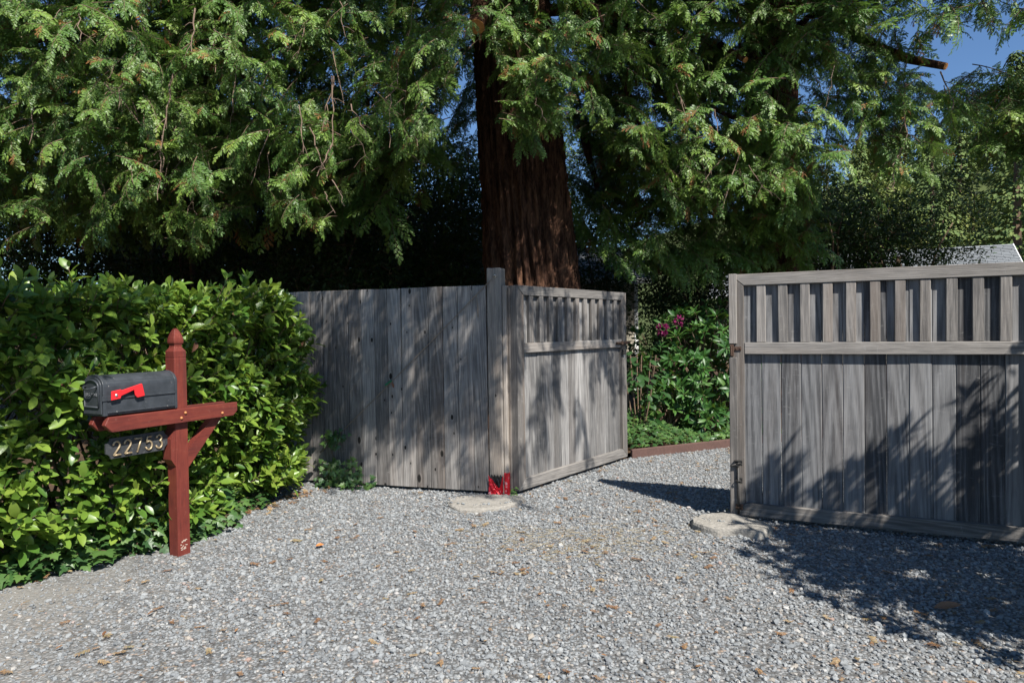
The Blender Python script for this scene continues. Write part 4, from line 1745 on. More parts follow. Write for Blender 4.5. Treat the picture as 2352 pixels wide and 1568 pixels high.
# what the photograph shows lit and what it shows in shade: the crown leaves the sun those gaps
def hit_plane(p, A_, u, d=-SUN):
    nrm = Vector((-u.y, u.x, 0))
    den = d.dot(nrm)
    if abs(den) < 1e-6:
        return None
    t = (A_ - p).dot(nrm) / den
    if t <= 0:
        return None
    q = p + d * t
    return (q - A_).dot(u), q.z


UG_L = Vector((math.cos(g_left.rotation_euler.z), math.sin(g_left.rotation_euler.z), 0))
UG_R = Vector((math.cos(g_right.rotation_euler.z), math.sin(g_right.rotation_euler.z), 0))
UF = Vector((math.cos(FA), math.sin(FA), 0))


def shade_keep(p):
    """chance that a bough at p may stay, by where its shadow would fall"""
    h_ = hit_plane(p, Vector((1.691, 5.297, 0)), UG_R)
    if h_ and -.15 < h_[0] < 2.1 and 0 < h_[1] < 2.0:
        return .10 if h_[1] > 1.1 else .0
    h_ = hit_plane(p, Vector((gl_loc.x, gl_loc.y, 0)), UG_L)
    if h_ and -.1 < h_[0] < 2.15 and 0 < h_[1] < 2.0:
        if h_[1] > 1.15:
            return .62
        if h_[0] > 1.25 and h_[1] > .25:
            return .75
        return .10 if h_[1] < .6 else .28
    h_ = hit_plane(p, F0, UF)
    if h_ and -.2 < h_[0] < 2.2 and 0 < h_[1] < 2.1:
        lim = .50 - .26 * max(0, h_[0])
        return 1.0 if h_[1] > lim + .25 else (.5 if h_[1] > lim - .05 else .05)
    # hedge face
    h_ = hit_plane(p, Vector((-3.22, 4.05, 0)), Vector((.487, .873, 0)))
    if h_ and -1.4 < h_[0] < 2.5 and 0 < h_[1] < 1.9:
        return .62 if h_[1] > 1.3 else (.2 if h_[1] > .85 else .0)
    # rhododendron and ivy in the gap stand in the sun
    t = (p.y - 9.1) / SUN.y
    if t > 0:
        q = p - SUN * t
        if 1.3 < q.x < 3.7 and .1 < q.z < 1.9:
            return .06
    # trunk: let some patches of sun through low on it
    t = (p.y - 9.7) / SUN.y
    if t > 0:
        q = p - SUN * t
        if abs(q.x - .3) < .75 and 2.1 < q.z < 3.9:
            return .7
    t = p.z / SUN.z
    q = p - SUN * t
    pr = project((q.x, q.y, 0))
    if pr and -100 < pr[0] < 2450 and pr[1] < 1700 and q.y < 8.6:
        return 0.0
    return 1.0


L_MASK = [(-400, -600), (1085, -600), (1085, 60), (1040, 110), (1000, 250), (985, 330), (880, 372), (800, 420), (745, 500), (690, 555), (610, 455), (560, 490), (480, 585), (380, 545), (300, 500), (190, 540), (100, 520), (-400, 560)]
C_MASK = [(1060, -300), (1420, -300), (1420, 120), (1380, 250), (1330, 180), (1300, 300), (1250, 345), (1190, 250), (1130, 150), (1110, 20)]
R_MASK = [(1330, -600), (2010, -600), (2010, 60), (1890, 100), (1850, 150), (1975, 220), (1960, 330), (1880, 430), (1820, 470), (1720, 430), (1640, 470), (1500, 430), (1400, 330), (1350, 200)]
R_LOW = [(1390, 300), (1850, 300), (1900, 520), (1870, 610), (1600, 640), (1420, 600), (1350, 430)]
TR_MASK = [(1850, -500), (2600, -500), (2600, 90), (2352, 110), (2200, 115), (2080, 100), (1980, 70)]
RT_MASK = [(1850, 60), (2040, 80), (2110, 200), (2080, 330), (2060, 470), (2010, 440), (1990, 300), (1900, 180)]


def sky_gap(q):
    if q is None:
        return False
    x, y = q
    if x > 2150 and 95 < y < 190:
        return True
    if 1085 < x < 1330 and 350 < y < 660:
        return True
    return False


def region(mask, n, Y0, Y1, rnd, scale=(.85, 1.15), toward=(0, -1), spread=1.3, ybias=1.0):
    xs, ys = [a for a, b in mask], [b for a, b in mask]
    out = []
    tries = 0
    while len(out) < n and tries < n * 40:
        tries += 1
        px, py = rnd.uniform(min(xs), max(xs)), rnd.uniform(min(ys), max(ys))
        if not in_poly(px, py, mask):
            continue
        Yd = Y0 + (Y1 - Y0) * rnd.random() ** ybias
        c = at_depth(px, py, Yd)
        if c.z < .9:
            continue
        s = rnd.uniform(*scale)
        a = math.atan2(toward[1], toward[0]) + rnd.gauss(0, spread * .75)
        tilt = rnd.uniform(-.3, .5)
        x = Vector((math.cos(a) * math.cos(tilt), math.sin(a) * math.cos(tilt), -math.sin(tilt)))
        zax = Vector((0, 0, 1)) + Vector((rnd.uniform(-.35, .35), rnd.uniform(-.35, .35), 0))
        e = euler_of(x, zax)
        mt_ = e.to_matrix()
        base = c - mt_ @ Vector((.33, 0, -.14)) * s
        tip = base + mt_ @ Vector((.60, 0, -.30)) * s
        if sky_gap(project(c)) or sky_gap(project(tip)) or sky_gap(project(tip + Vector((0, 0, -.12)))):
            continue
        qt = project(tip)
        if qt is not None and qt[1] > 40 and not in_poly(qt[0], qt[1] - 45, mask) and rnd.random() < .75:
            continue
        if rnd.random() > shade_keep(c):
            continue
        out.append((base, e, s, rnd.randrange(12)))
    return out


def in_frame(p, mx=60):
    q = project(p)
    return q is not None and -mx < q[0] < 2352 + mx and -mx < q[1] < 1568 + mx and p.y > .3


def crown(n, centre, z0, z1, R0, R1, rnd, scale, test=True):
    out = []
    k = 0
    while len(out) < n and k < n * 15:
        k += 1
        u = rnd.random() ** 1.2
        z = z0 + (z1 - z0) * u
        R_ = (R0 + (R1 - R0) * u) * math.sqrt(rnd.uniform(.12, 1))
        a = rnd.uniform(0, 2 * PI)
        p = Vector((centre[0] + R_ * math.cos(a), centre[1] + R_ * math.sin(a), z - .12 * R_))
        s = rnd.uniform(*scale)
        if in_frame(p, 60 + 900 * s / max(.5, p.y)) or p.y < 1.0:
            continue
        if test and rnd.random() > shade_keep(p):
            continue
        lit = 1.0     # outer faces of the crowns that stand in full sun in the photograph
        for t_ in np.arange(.8, 9.0, .35):
            q = p - SUN * float(t_)
            if 1.9 < q.x < 5.0 and 7.4 < q.y < 9.3 and 2.4 < q.z < 5.6:
                lit = min(lit, .12)
            if -5.4 < q.x < -.8 and 5.9 < q.y < 7.6 and 2.9 < q.z < 5.4:
                lit = min(lit, .4)
        if rnd.random() > lit:
            continue
        tilt = rnd.uniform(-.1, .5)
        x = Vector((math.cos(a) * math.cos(tilt), math.sin(a) * math.cos(tilt), -math.sin(tilt)))
        out.append((p, euler_of(x, Vector((rnd.uniform(-.3, .3), rnd.uniform(-.3, .3), 1))), s, rnd.randrange(12)))
    return out


def overhang(n, rnd):
    """boughs that reach out over the driveway above the picture"""
    out = []
    k = 0
    while len(out) < n and k < n * 60:
        k += 1
        p = Vector((rnd.uniform(-3.6, 3.0), rnd.uniform(1.4, 6.3), rnd.uniform(3.5, 5.6)))
        if in_frame(p, 190) or in_frame(p - Vector((0, 0, .45)), 40):
            continue
        kp = shade_keep(p)
        if kp >= 1.0:
            h_ = hit_plane(p, F0, UF)
            if not (h_ and -.2 < h_[0] < 2.2 and 0 < h_[1] < 2.1):
                continue
        if rnd.random() > kp:
            continue
        a = -PI / 2 + rnd.gauss(0, .8)
        tilt = rnd.uniform(-.1, .4)
        x = Vector((math.cos(a) * math.cos(tilt), math.sin(a) * math.cos(tilt), -math.sin(tilt)))
        s = rnd.uniform(.8, 1.25)
        e = euler_of(x, Vector((rnd.uniform(-.3, .3), rnd.uniform(-.3, .3), 1)))
        out.append((p - e.to_matrix() @ Vector((.33, 0, -.2)) * s, e, s, rnd.randrange(12)))
    return out


def redwood(name, base, label, r0, r1, Ht, lean, groups, parts, limbs, seed, trunk_detail=(150, 110)):
    t = empty(name, base, label=label, cat='redwood', group='redwood trees behind the fence')
    redwood_trunk(t, base, r0, r1, Ht, lean, trunk_detail[0], trunk_detail[1], seed)
    off_ = Vector(base)
    its = [((Vector(p) - off_), e, s, k) for g_ in groups for (p, e, s, k) in g_]
    # largest in the photograph first
    sc = []
    for i, it in enumerate(its):
        w = it[0] + off_
        c = w + it[1].to_matrix() @ Vector((.4, 0, -.25)) * it[2]
        vis = in_frame(c, -10)
        sc.append((-(it[2] / (c - Vector((0, 0, CAM_H))).length) if vis else 0, i))
    sc.sort()
    pick = set(i for v, i in sc[:parts] if v < 0)
    for i in sorted(pick):
        it = its[i]
        link('branchlet', BOUGHS[it[3]], t, it[0], it[1], (it[2],) * 3)
    scatter('crown', BOUGHS, [it for i, it in enumerate(its) if i not in pick], t)
    for (path, ra, rb) in limbs:
        m_ = MB()
        n_ = len(path)
        m_.tube([Vector(p) - off_ for p in path], [ra + (rb - ra) * i / (n_ - 1) for i in range(n_)], 9)
        m_.build('limb', M['bark'], t, smooth=True)
    return t


rn = random.Random(2024)
T1 = Vector((.49, 10.3, 0))
over = overhang(98, rn)
main_groups = [
    region(C_MASK, 150, 7.6, 9.0, rn, (.65, .9)),
    region([(1125, 40), (1340, 40), (1320, 330), (1250, 390), (1170, 290)], 90, 7.3, 8.7, rn, (.55, .85)),
    region([p for p in L_MASK if True], 1150, 6.6, 8.4, rn, (.5, .82), (-.3, -1)),
    region([(-200, -400), (1060, -400), (1040, 100), (1000, 330), (900, 480), (-200, 560)], 1000, 9.4, 12.2, rn, (1.2, 1.8), (-.2, -.6)),
    region([(1320, -400), (1850, -400), (1860, 100), (1840, 400), (1330, 480)], 520, 10.6, 12.6, rn, (1.1, 1.6), (.4, -.6)),
    region([(1290, -60), (1440, -60), (1440, 420), (1350, 560), (1320, 330)], 110, 10.9, 12.6, rn, (.9, 1.3), (.6, -.6)),
    region([(900, -40), (1120, -40), (1120, 440), (900, 460)], 150, 10.6, 12.4, rn, (.7, 1.0), (-.6, -.6)),
    over,
    crown(520, (.4, 10.0), 4.5, 15, 5.5, 1.4, rn, (1.2, 1.9)),
]
limbs1 = []
for i in range(14):
    a = rn.uniform(PI * .95, PI * 2.05)
    z = rn.uniform(6.2, 9.5)
    L_ = rn.uniform(2.2, 4.6)
    st0 = T1 + Vector((-.07 * z * .9, 0, z))
    en = st0 + Vector((math.cos(a) * L_, math.sin(a) * L_ * .8, -1.3 + rn.uniform(-.4, .8)))
    q = project(en)
    if sky_gap(q):
        continue
    limbs1.append((limb_path(st0, en, .2, 8, i), .11, .02))
tree1 = redwood('redwood_tree', T1, 'huge redwood tree with thick brown trunk standing behind the open gate', .755, .34, 15, (-.072, 0), main_groups, 190, limbs1, 3, (260, 240))
T4 = Vector((-6.6, 14.2, 0))
left_groups = [
    region(L_MASK, 1150, 7.2, 9.8, rn, (.62, .98), (.0, -1)),
    region([(-400, -300), (700, -300), (640, 420), (-400, 520)], 430, 6.2, 7.6, rn, (.5, .78), (.2, -1)),
    crown(420, (-5.2, 11.2), 4.5, 15, 5.6, 1.2, rn, (1.2, 1.9)),
]
limbs4 = [(limb_path(T4 + Vector((0, 0, z)), (x, y, z2), .15, 8, i), .09, .015) for i, (z, x, y, z2) in
          enumerate(((5.2, -4.3, 7.4, 3.8), (5.8, -3.0, 7.8, 4.4), (6.2, -2.6, 8.4, 4.7), (6.6, -5.4, 7.2, 4.5), (5.6, -6.2, 8.0, 4.0)))]
tree4 = redwood('redwood_tree', T4, 'redwood tree whose hanging branches fill the sky above the laurel hedge', .6, .3, 15, (0, 0), left_groups, 220, limbs4, 5, (60, 40))
T2 = Vector((4.5, 11.8, 0))
right_groups = [
    region(R_MASK, 1150, 8.2, 10.4, rn, (.62, .98), (.1, -1)),
    region(R_LOW, 430, 9.9, 11.6, rn, (.8, 1.15), (.1, -1)),
    region([(2080, 120), (2150, 170), (2260, 195), (2230, 320), (2120, 380), (2050, 300)], 46, 8.3, 9.0, rn, (.5, .75), (.6, -1)),
    region(RT_MASK, 140, 8.4, 9.4, rn, (.6, .85), (.3, -1)),
    region([(1380, -500), (2020, -500), (2020, 90), (1380, 90)], 150, 8.0, 9.4, rn, (.8, 1.1), (.1, -1)),
    crown(420, (4.4, 11.4), 5.0, 15, 4.8, 1.2, rn, (1.2, 1.9)),
]
limbs2 = []
for i, (z, en) in enumerate(((5.4, at_depth(1700, 90, 9.4)), (4.9, at_depth(1790, 160, 9.6)), (4.4, at_depth(1640, 250, 9.8)), (6.2, at_depth(1950, 20, 9.0)), (3.6, at_depth(1860, 330, 10.0)))):
    limbs2.append((limb_path(T2 + Vector((0, 0, z)), en, .12, 8, 40 + i), .08, .02))
tree2 = redwood('redwood_tree', T2, 'redwood tree with bright hanging sprays between the two gates', .52, .28, 15, (0, 0), right_groups, 200, limbs2, 8, (60, 40))
T3 = Vector((9.6, 11.2, 0))
far_groups = [
    region([(2150, 230), (2260, 190), (2420, 140), (2420, 400), (2250, 330)], 80, 9.6, 11.5, rn, (1.0, 1.5), (-1, -.4)),
    region(TR_MASK, 420, 7.6, 9.6, rn, (.8, 1.15), (-.8, -.6)),
    crown(560, (9.5, 11.0), 4.6, 15, 5.2, 1.3, rn, (1.3, 2.0)),
]
limbs3 = [(limb_path(T3 + Vector((0, 0, 6.6)), at_depth(2080, -30, 8.8), .1, 8, 60), .09, .02)]
tree3 = redwood('redwood_tree', T3, 'redwood tree reaching in over the right gate from beside it', .6, .3, 15, (0, 0), far_groups, 60, limbs3, 9, (48, 30))


def cut_limb(parent, pts_, radii, name='cut_limb', face=True):
    off_ = Vector(parent.location)
    m_ = MB()
    P = [Vector(p) - off_ for p in pts_]
    m_.tube(P, radii, 14, 0, True)
    o_ = m_.build(name, M['bark'], parent, smooth=True)
    if face:
        d_ = (P[-1] - P[-2]).normalized()
        f_ = MB()
        f_.disc_stack(P[-1], d_, [(-.004, radii[-1] * .97), (.004, radii[-1] * .96), (.006, radii[-1] * .5), (.005, radii[-1] * .2)], 16)
        f_.build('cut_face', M['cut_wood'], o_, smooth=False)
    return o_


# sawn limbs seen in the photograph
cut_limb(tree1, [T1 + Vector((-.3, -.3, 6.3)), at_depth(1118, -40, 8.6), at_depth(1104, 20, 8.2), at_depth(1094, 62, 8.0)], [.17, .13, .115, .10])
cut_limb(tree2, [T2 + Vector((.1, 0, 6.9)), at_depth(1870, 10, 10.4), at_depth(1930, 62, 9.8), at_depth(2010, 108, 9.3), at_depth(2090, 137, 8.9), at_depth(2172, 153, 8.55)], [.13, .105, .085, .07, .055, .043])
cut_limb(tree2, [at_depth(1655, 104, 9.4), at_depth(1680, 120, 9.1), at_depth(1712, 138, 8.9)], [.05, .045, .04])
cut_limb(tree2, [at_depth(1385, 60, 10.2), at_depth(1420, 150, 10.0), at_depth(1445, 220, 9.9), at_depth(1470, 285, 9.8)], [.055, .05, .045, .03], 'limb', False)
cut_limb(tree2, [at_depth(1335, 290, 11.2), at_depth(1350, 350, 11), at_depth(1372, 430, 10.9)], [.07, .06, .04], 'limb', False)

# bare hanging twigs
def twigs(parent, specs, mat='pale_twig'):
    off_ = Vector(parent.location)
    m_ = MB()
    rr_ = random.Random(len(specs))
    for (x0, y0, x1, y1, Yd, r_) in specs:
        a, b = at_depth(x0, y0, Yd), at_depth(x1, y1, Yd - .15)
        n_ = 6
        P = [a.lerp(b, i / n_) + (Vector((rr_.gauss(0, .010), rr_.gauss(0, .010), rr_.gauss(0, .008))) if 0 < i < n_ else Vector()) - off_ for i in range(n_ + 1)]
        m_.tube(P, [r_ * (1 - .55 * i / n_) for i in range(n_ + 1)], 5, 0, False)
        for k in range(2):
            i = rr_.randrange(2, n_)
            q = P[i] + Vector((rr_.uniform(-.14, .14), rr_.uniform(-.1, .05), rr_.uniform(-.16, .02)))
            m_.tube([P[i], P[i].lerp(q, .5) + Vector((0, 0, .015)), q], [r_ * .5, r_ * .4, r_ * .25], 4, 0, False)
    o_ = m_.build('twigs', M[mat], parent)
    o_['kind'] = 'stuff'


tw = [(398, 170, 372, 330, 6.6, .008), (372, 330, 362, 460, 6.6, .006), (540, 60, 536, 260, 6.8, .008), (448, 20, 440, 120, 6.6, .008), (240, 190, 360, 330, 6.9, .007), (762, 175, 764, 330, 7.0, .008), (764, 330, 728, 405, 7.0, .009),
      (910, 110, 914, 200, 7.2, .007), (914, 200, 850, 250, 7.2, .007), (300, 380, 306, 440, 6.7, .006), (745, 440, 770, 490, 7.0, .005), (930, 350, 980, 383, 7.3, .005)]
for i in range(46):
    x, y = rn.uniform(0, 1050), rn.uniform(-20, 420)
    if in_poly(x, y + 60, L_MASK):
        tw.append((x, y, x + rn.gauss(0, 28), y + rn.uniform(50, 130), rn.uniform(6.5, 7.6), rn.uniform(.003, .007)))
twigs(tree4, tw)
tw = [(1228, 165, 1232, 230, 7.4, .007), (1232, 230, 1256, 282, 7.3, .006), (1665, 360, 1610, 420, 8.4, .006), (1700, 350, 1660, 480, 8.4, .006), (1720, 380, 1775, 450, 8.4, .005)]
twigs(tree1, tw[:2])
tw = tw[2:]
for i in range(26):
    x, y = rn.uniform(1380, 1980), rn.uniform(-10, 420)
    if in_poly(x, y + 50, R_MASK):
        tw.append((x, y, x + rn.gauss(0, 30), y + rn.uniform(50, 120), rn.uniform(8.0, 9.4), rn.uniform(.004, .008)))
tw += [(2080, 190, 2078, 330, 8.5, .012), (2078, 330, 2050, 380, 8.5, .010), (2050, 380, 2055, 440, 8.5, .008), (2160, 165, 2190, 230, 8.5, .010), (2195, 210, 2240, 190, 8.5, .006), (2240, 195, 2232, 240, 8.5, .006), (2190, 230, 2180, 300, 8.5, .008),
       (2120, 170, 2070, 210, 8.6, .008), (2085, 130, 2045, 330, 8.7, .006)]
twigs(tree2, tw)


# ================================================================== UNDERSTORY SHRUBS AND GARDEN TREES
def leafy_tree(name, base, label, Rx, Ry, z0, z1, n, protos, trunk_r, scale, group, cat='tree', seed=1, skip=None):
    e = empty(name, base, label=label, cat=cat, group=group)
    rr_ = random.Random(seed)
    its = []
    zc, hz = (z0 + z1) / 2, (z1 - z0) / 2
    lobes = [(rr_.uniform(-.55, .55), rr_.uniform(-.55, .55), rr_.uniform(-.6, .6), rr_.uniform(.45, .7)) for _ in range(7)]
    while len(its) < n:
        lx, ly, lz, lr = rr_.choice(lobes)
        v = Vector((rr_.gauss(0, 1), rr_.gauss(0, 1), rr_.gauss(0, 1))).normalized() * lr * rr_.uniform(.55, 1.05)
        p = Vector(((lx + v.x) * Rx, (ly + v.y) * Ry, zc + (lz + v.z) * hz))
        if p.z < .1:
            continue
        if skip and skip(Vector(base) + p):
            n -= 1
            continue
        its.append((p, (rr_.uniform(0, 6.3), rr_.uniform(0, 6.3), rr_.uniform(0, 6.3)), rr_.uniform(*scale), rr_.randrange(len(protos))))
    scatter('crown', protos, its, e)
    m_ = MB()
    m_.tube([(0, 0, -.05), (.04, 0, z0 * .5), (0, .05, zc)], [trunk_r, trunk_r * .85, trunk_r * .5], 10)
    m_.build('trunk', M['bark_twig'], e, smooth=True)
    m_ = MB()
    for k in range(9):
        lx, ly, lz, lr = lobes[k % 7]
        b = Vector((lx * Rx, ly * Ry, zc + lz * hz)) + Vector((rr_.uniform(-.3, .3), rr_.uniform(-.3, .3), 0))
        m_.tube(limb_path((0, 0, max(.15, z0 * .6)), b, .1, 5, seed * 10 + k), [trunk_r * .5, trunk_r * .42, trunk_r * .34, trunk_r * .26, trunk_r * .18, trunk_r * .1], 6)
    m_.build('limbs', M['bark_twig'], e, smooth=True)
    return e


def us_skip(p):
    q = project(p)
    return q is not None and (q[1] < 330 and q[0] > 1000)


G_US = 'dark evergreen shrubs behind the fence'
for i, (x, y, Rx, z1, n, lab) in enumerate((
        (-8.4, 12.0, 2.0, 5.2, 900, 'dark evergreen shrub in deep shade, farthest left above the hedge'),
        (-5.8, 12.4, 1.9, 5.6, 1000, 'dark evergreen shrub in deep shade over the middle of the hedge'),
        (-3.6, 12.0, 1.8, 5.2, 1000, 'dark evergreen shrub in deep shade over the hedge end'),
        (-1.6, 12.6, 1.5, 4.8, 1000, 'dark evergreen shrub in deep shade over the board fence, left of the trunk'))):
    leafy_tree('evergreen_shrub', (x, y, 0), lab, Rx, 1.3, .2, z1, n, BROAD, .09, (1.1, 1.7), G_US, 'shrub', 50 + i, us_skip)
leafy_tree('evergreen_shrub', (-2.6, 15.2, 0), 'tall dark evergreen closing the view far behind the board fence', 3.2, 1.0, .2, 6.4, 1700, BROAD, .1, (1.4, 2.0), G_US, 'shrub', 58, us_skip)
leafy_tree('evergreen_shrub', (-8, 15.2, 0), 'tall dark evergreen closing the view far behind the hedge', 3.6, 1.0, .2, 7.0, 1700, BROAD, .1, (1.4, 2.0), G_US, 'shrub', 59, us_skip)


for i, (x, y, Rx, z1) in enumerate(((-13.5, 17.5, 3.6, 7.5), (-9.5, 18.5, 3.6, 9.0), (-5.4, 18.2, 3.4, 9.0), (-1.4, 19.0, 3.0, 6.4))):
    leafy_tree('evergreen_tree', (x, y, 0), ('broad dark evergreen tree filling the distance behind the left end of the hedge', 'broad dark evergreen tree filling the distance behind the mailbox side of the hedge', 'broad dark evergreen tree filling the distance behind the hedge end',
               'broad dark evergreen tree filling the distance behind the board fence')[i], Rx, 1.6, .2, z1, 1500, BROAD, .16, (1.9, 2.7), 'dark evergreen trees far behind the fence', 'tree', 80 + i, us_skip)


def gap_skip(p):
    q = project(p)
    if q is None:
        return True
    return (1440 < q[0] < 1480 and 650 < q[1] < 800)


leafy_tree('evergreen_shrub', (1.75, 13.2, 0), 'dark evergreen shrub just behind the far edge of the open gate', 1.0, .8, .3, 4.0, 620, BROAD, .08, (1.0, 1.5), 'dark evergreen shrubs beyond the gates', 'shrub', 60, gap_skip)
leafy_tree('evergreen_shrub', (3.2, 12.0, 0), 'dark evergreen shrub behind the rhododendron in the gap', 1.7, 1.0, .2, 3.5, 560, BROAD, .08, (1.0, 1.5), 'dark evergreen shrubs beyond the gates', 'shrub', 61, gap_skip)
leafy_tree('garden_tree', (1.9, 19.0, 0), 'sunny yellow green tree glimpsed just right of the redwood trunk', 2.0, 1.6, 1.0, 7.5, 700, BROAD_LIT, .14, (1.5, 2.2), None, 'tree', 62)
leafy_tree('evergreen_tree', (6.6, 14.0, 0), 'dark leafy evergreen tree behind the right gate under bright sprays', 1.9, 1.3, 1.6, 4.4, 620, BROAD, .10, (1.1, 1.7), 'dark evergreen trees beyond the right gate', 'tree', 63)
leafy_tree('evergreen_tree', (8.3, 14.6, 0), 'dark leafy evergreen tree beside the grey roof', 1.8, 1.3, 1.3, 4.6, 760, BROAD, .10, (1.1, 1.7), 'dark evergreen trees beyond the right gate', 'tree', 64)


# ================================================================== HOUSES
def shingled_roof(parent, P0, ex, es, nrows, width, rowh, wv=.30, seed=1):
    """rows of shingles on a slope: P0 lower left corner, ex along the eave, es up the slope"""
    rr_ = random.Random(seed)
    ex, es = Vector(ex).normalized(), Vector(es).normalized()
    nz = ex.cross(es)
    m_ = MB()
    for j in range(nrows):
        x = -rr_.uniform(0, wv)
        while x < width:
            w = wv * rr_.uniform(.8, 1.2)
            a, b = max(0, x), min(width, x + w - .012)
            if b - a > .03:
                lift = .022 + rr_.uniform(0, .008)
                p = [P0 + ex * a + es * (j * rowh) + nz * lift, P0 + ex * b + es * (j * rowh) + nz * lift,
                     P0 + ex * b + es * ((j + 1.15) * rowh) + nz * .004, P0 + ex * a + es * ((j + 1.15) * rowh) + nz * .004]
                q = [v - nz * .012 for v in p]
                m_.add(p + q, [[0, 1, 2, 3], [4, 7, 6, 5], [0, 4, 5, 1], [1, 5, 6, 2], [2, 6, 7, 3], [3, 7, 4, 0]])
            x += w
    o_ = m_.build('shingles', M['shingle'], parent)
    o_['kind'] = 'stuff'
    return o_


def house(name, loc, rz, label, W, D, eave, ridge, lap=.16, front_windows=()):
    h_ = empty(name, loc, rz, label=label, cat='house')
    # walls: lap siding boards on the front and right side, plain core behind
    m_ = MB()
    m_.box(.02, W - .02, .03, D, 0, eave, .01)
    m_.prism([(0.03, eave), (W - .03, eave), (W - .03, eave + .01), (0.03, eave + .01)], .05, D - .02)
    m_.build('wall', M['siding'], h_)
    n_ = int(eave / lap)
    for k in range(n_):
        b = MB()
        z = k * lap
        b.add([(.05, .002, z), (W - .05, .002, z), (W - .05, .022, z + lap), (.05, .022, z + lap), (.05, .028, z), (W - .05, .028, z)],
              [[0, 1, 2, 3], [0, 4, 5, 1]])
        b.build('siding_board', M['siding'], h_)
    for x in (0, W - .09):
        b = MB()
        b.box(x, x + .09, -.012, .06, 0, eave - .003, .004)
        b.build('corner_trim', M['roof_trim'], h_)
    ov = .4
    r_ = MB()
    r_.prism([(-ov, eave - .08), (D / 2, ridge - .02), (D + ov, eave - .08), (D + ov, eave - .16), (D / 2, ridge - .12), (-ov, eave - .16)], -.3, W + .3, swap=lambda a, y, b_: (y, a, b_))
    roof = r_.build('roof', M['shingle'], h_, fix=True)
    sl = Vector((0, D / 2 + ov, ridge - eave + .06))
    shingled_roof(roof, Vector((-.3, -ov, eave - .075)), (1, 0, 0), sl, int(sl.length / .16), W + .6, .16)
    for x in (-.33, W + .302):
        b = MB()
        b.prism([(-ov, eave - .2), (D / 2, ridge - .14), (D + ov, eave - .2), (D + ov, eave - .06), (D / 2, ridge), (-ov, eave - .06)], x, x + .028, swap=lambda a, y, b_: (y, a, b_))
        b.build('barge_board', M['roof_trim'], h_, fix=True)
    b = MB()
    b.box(-.3, W + .3, -ov - .03, -ov - .002, eave - .2, eave - .07, .004)
    b.build('fascia', M['roof_trim'], h_)
    for (x, z, w, hh) in front_windows:
        f_ = MB()
        for q in ((x - .06, x, z - .06, z + hh + .06), (x + w, x + w + .06, z - .06, z + hh + .06), (x, x + w, z + hh, z + hh + .06), (x, x + w, z - .06, z)):
            f_.box(q[0], q[1], -.03, -.003, q[2], q[3], .003)
        fr_ = f_.build('window', M['roof_trim'], h_)
        p_ = MB()
        p_.box(x + .001, x + w - .001, -.012, -.004, z + .001, z + hh - .001, .001)
        p_.build('pane', simple('window_glass', (.03, .04, .05), .08, 0, .8, .1), fr_)
    return h_


rp = at_depth(2326, 559, 27.0)     # right end of the ridge
yaw = math.radians(-27)
hx = Vector((math.cos(yaw), math.sin(yaw), 0))
hy_ = Vector((-hx.y, hx.x, 0))
WH, DH = 10.5, 6.5
o0 = Vector((rp.x, rp.y, 0)) - hx * (WH + .3) - hy_ * (DH / 2)
hs = house('house', (o0.x, o0.y, 0), yaw, 'long low house with grey shingled roof behind the right gate', WH, DH, rp.z - 1.75, rp.z, front_windows=((3, .9, 1.2, 1.2), (9, .9, 1.6, 1.2)))
m = MB()
m.tube([(11.2, 2.0, rp.z - .9), (11.2, 2.0, rp.z - .1)], .05, 10)
m.build('vent_pipe', M['roof_trim'], hs)
c1 = at_depth(1466, 760, 16.5)
house('garden_house', (c1.x - 5.2, 16.5, 0), 0, 'beige lap sided garden house glimpsed beside the open gate edge', 5.2, 4.0, 2.75, 3.7, .17)


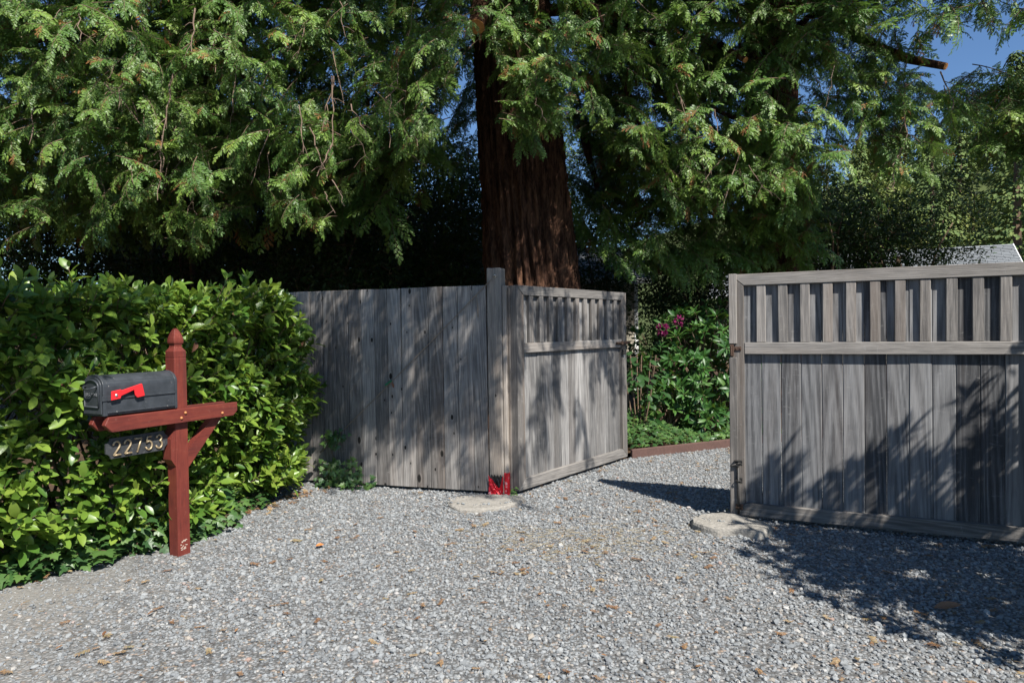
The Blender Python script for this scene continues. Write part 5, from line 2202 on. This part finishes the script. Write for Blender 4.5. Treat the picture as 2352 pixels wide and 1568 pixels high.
# ================================================================== FAR HILLSIDE TREES
def hill_tree_mesh(kind, k, n_leaf=1300, ls=1.0):
    rr_ = random.Random(k * 31 + (7 if kind == 'con' else 3))
    m_ = MB()
    if kind == 'con':
        for i in range(n_leaf):
            u = rr_.random() ** .8
            z = .12 + .88 * u
            a = rr_.uniform(0, 2 * PI)
            tier = .75 + .25 * math.sin(u * 46)
            R_ = (.24 * (1 - u) ** .85 + .012) * rr_.uniform(.55, 1.05) * tier
            p = Vector((R_ * math.cos(a), R_ * math.sin(a), z))
            d_ = Vector((math.cos(a), math.sin(a), -.45 + rr_.uniform(-.2, .3)))
            leaf_into(m_, p, d_, Vector((0, 0, 1)) + Vector((math.cos(a), math.sin(a), 0)) * .5, ls * rr_.uniform(.03, .06) * (1.15 - .6 * u), ls * .028 * (1.2 - .7 * u), .2, .25, prof=[(0, .5), (.5, 1), (1, 0)], tint=rr_.random())
    else:
        lobes = [(rr_.uniform(-.2, .2), rr_.uniform(-.2, .2), rr_.uniform(.4, .8), rr_.uniform(.13, .22)) for _ in range(9)]
        for i in range(1200):
            lx, ly, lz, lr = rr_.choice(lobes)
            v = Vector((rr_.gauss(0, 1), rr_.gauss(0, 1), rr_.gauss(0, 1))).normalized()
            p = Vector((lx, ly, lz)) + v * lr * rr_.uniform(.7, 1.05)
            leaf_into(m_, p, v + Vector((rr_.uniform(-.6, .6), rr_.uniform(-.6, .6), rr_.uniform(-.6, .2))), v + Vector((0, 0, .6)), rr_.uniform(.03, .055), .035, .2, .2, prof=[(0, .4), (.5, 1), (1, 0)], tint=rr_.random())
    m_.tube([(0, 0, -.03), (0, 0, .5), (0, 0, .95)], [.018, .012, .003], 6, 1)
    return m_.mesh('hill_tree_%s_%d' % (kind, k), [M['hill_con'] if kind == 'con' else M['hill_oak'], M['bark_twig']], False, True)


HT = {('con', k): hill_tree_mesh('con', k) for k in range(3)}
HT.update({('oak', k): hill_tree_mesh('oak', k) for k in range(3)})
rt = random.Random(404)
cnt = 0
for i in range(230):
    x, y = rt.uniform(14, 84), 38 + 66 * rt.random() ** .8
    z = hill_z(x, y)
    q = project((x, y, z + 5))
    if q is None or not (1860 < q[0] < 2460):
        continue
    kind = 'con' if rt.random() < .55 else 'oak'
    Ht = rt.uniform(7, 11) if kind == 'con' else rt.uniform(5, 8)
    o = link('conifer' if kind == 'con' else 'hillside_tree', HT[(kind, rt.randrange(3))], None, (x, y, z - .2), (0, 0, rt.uniform(0, 6.28)), (Ht, Ht, Ht * (1 if kind == 'con' else .8)))
    if kind == 'con':
        tag(o, 'pointed green conifer in the wood on the far sunny hillside', 'tree', 'conifers on the far hillside')
    else:
        tag(o, 'rounded yellow green tree in the wood on the far sunny hillside', 'tree', 'rounded trees on the far hillside')
p = at_depth(2345, 640, 33)
for (px, py, Yd, lab) in ((2336, 118, 30, 'tall dark conifer against blue sky at the right edge'), (2140, 268, 46, 'small far conifer tip on the ridge below the cut limb')):
    t_ = at_depth(px, py, Yd)
    zb = hill_z(t_.x, Yd) if Yd > 34 else 0
    o = link('conifer', hill_tree_mesh('con', 9 + int(Yd), 5200, .45), None, (t_.x, Yd, zb), (0, 0, 1.0), (t_.z - zb,) * 3)
    tag(o, lab, 'tree')
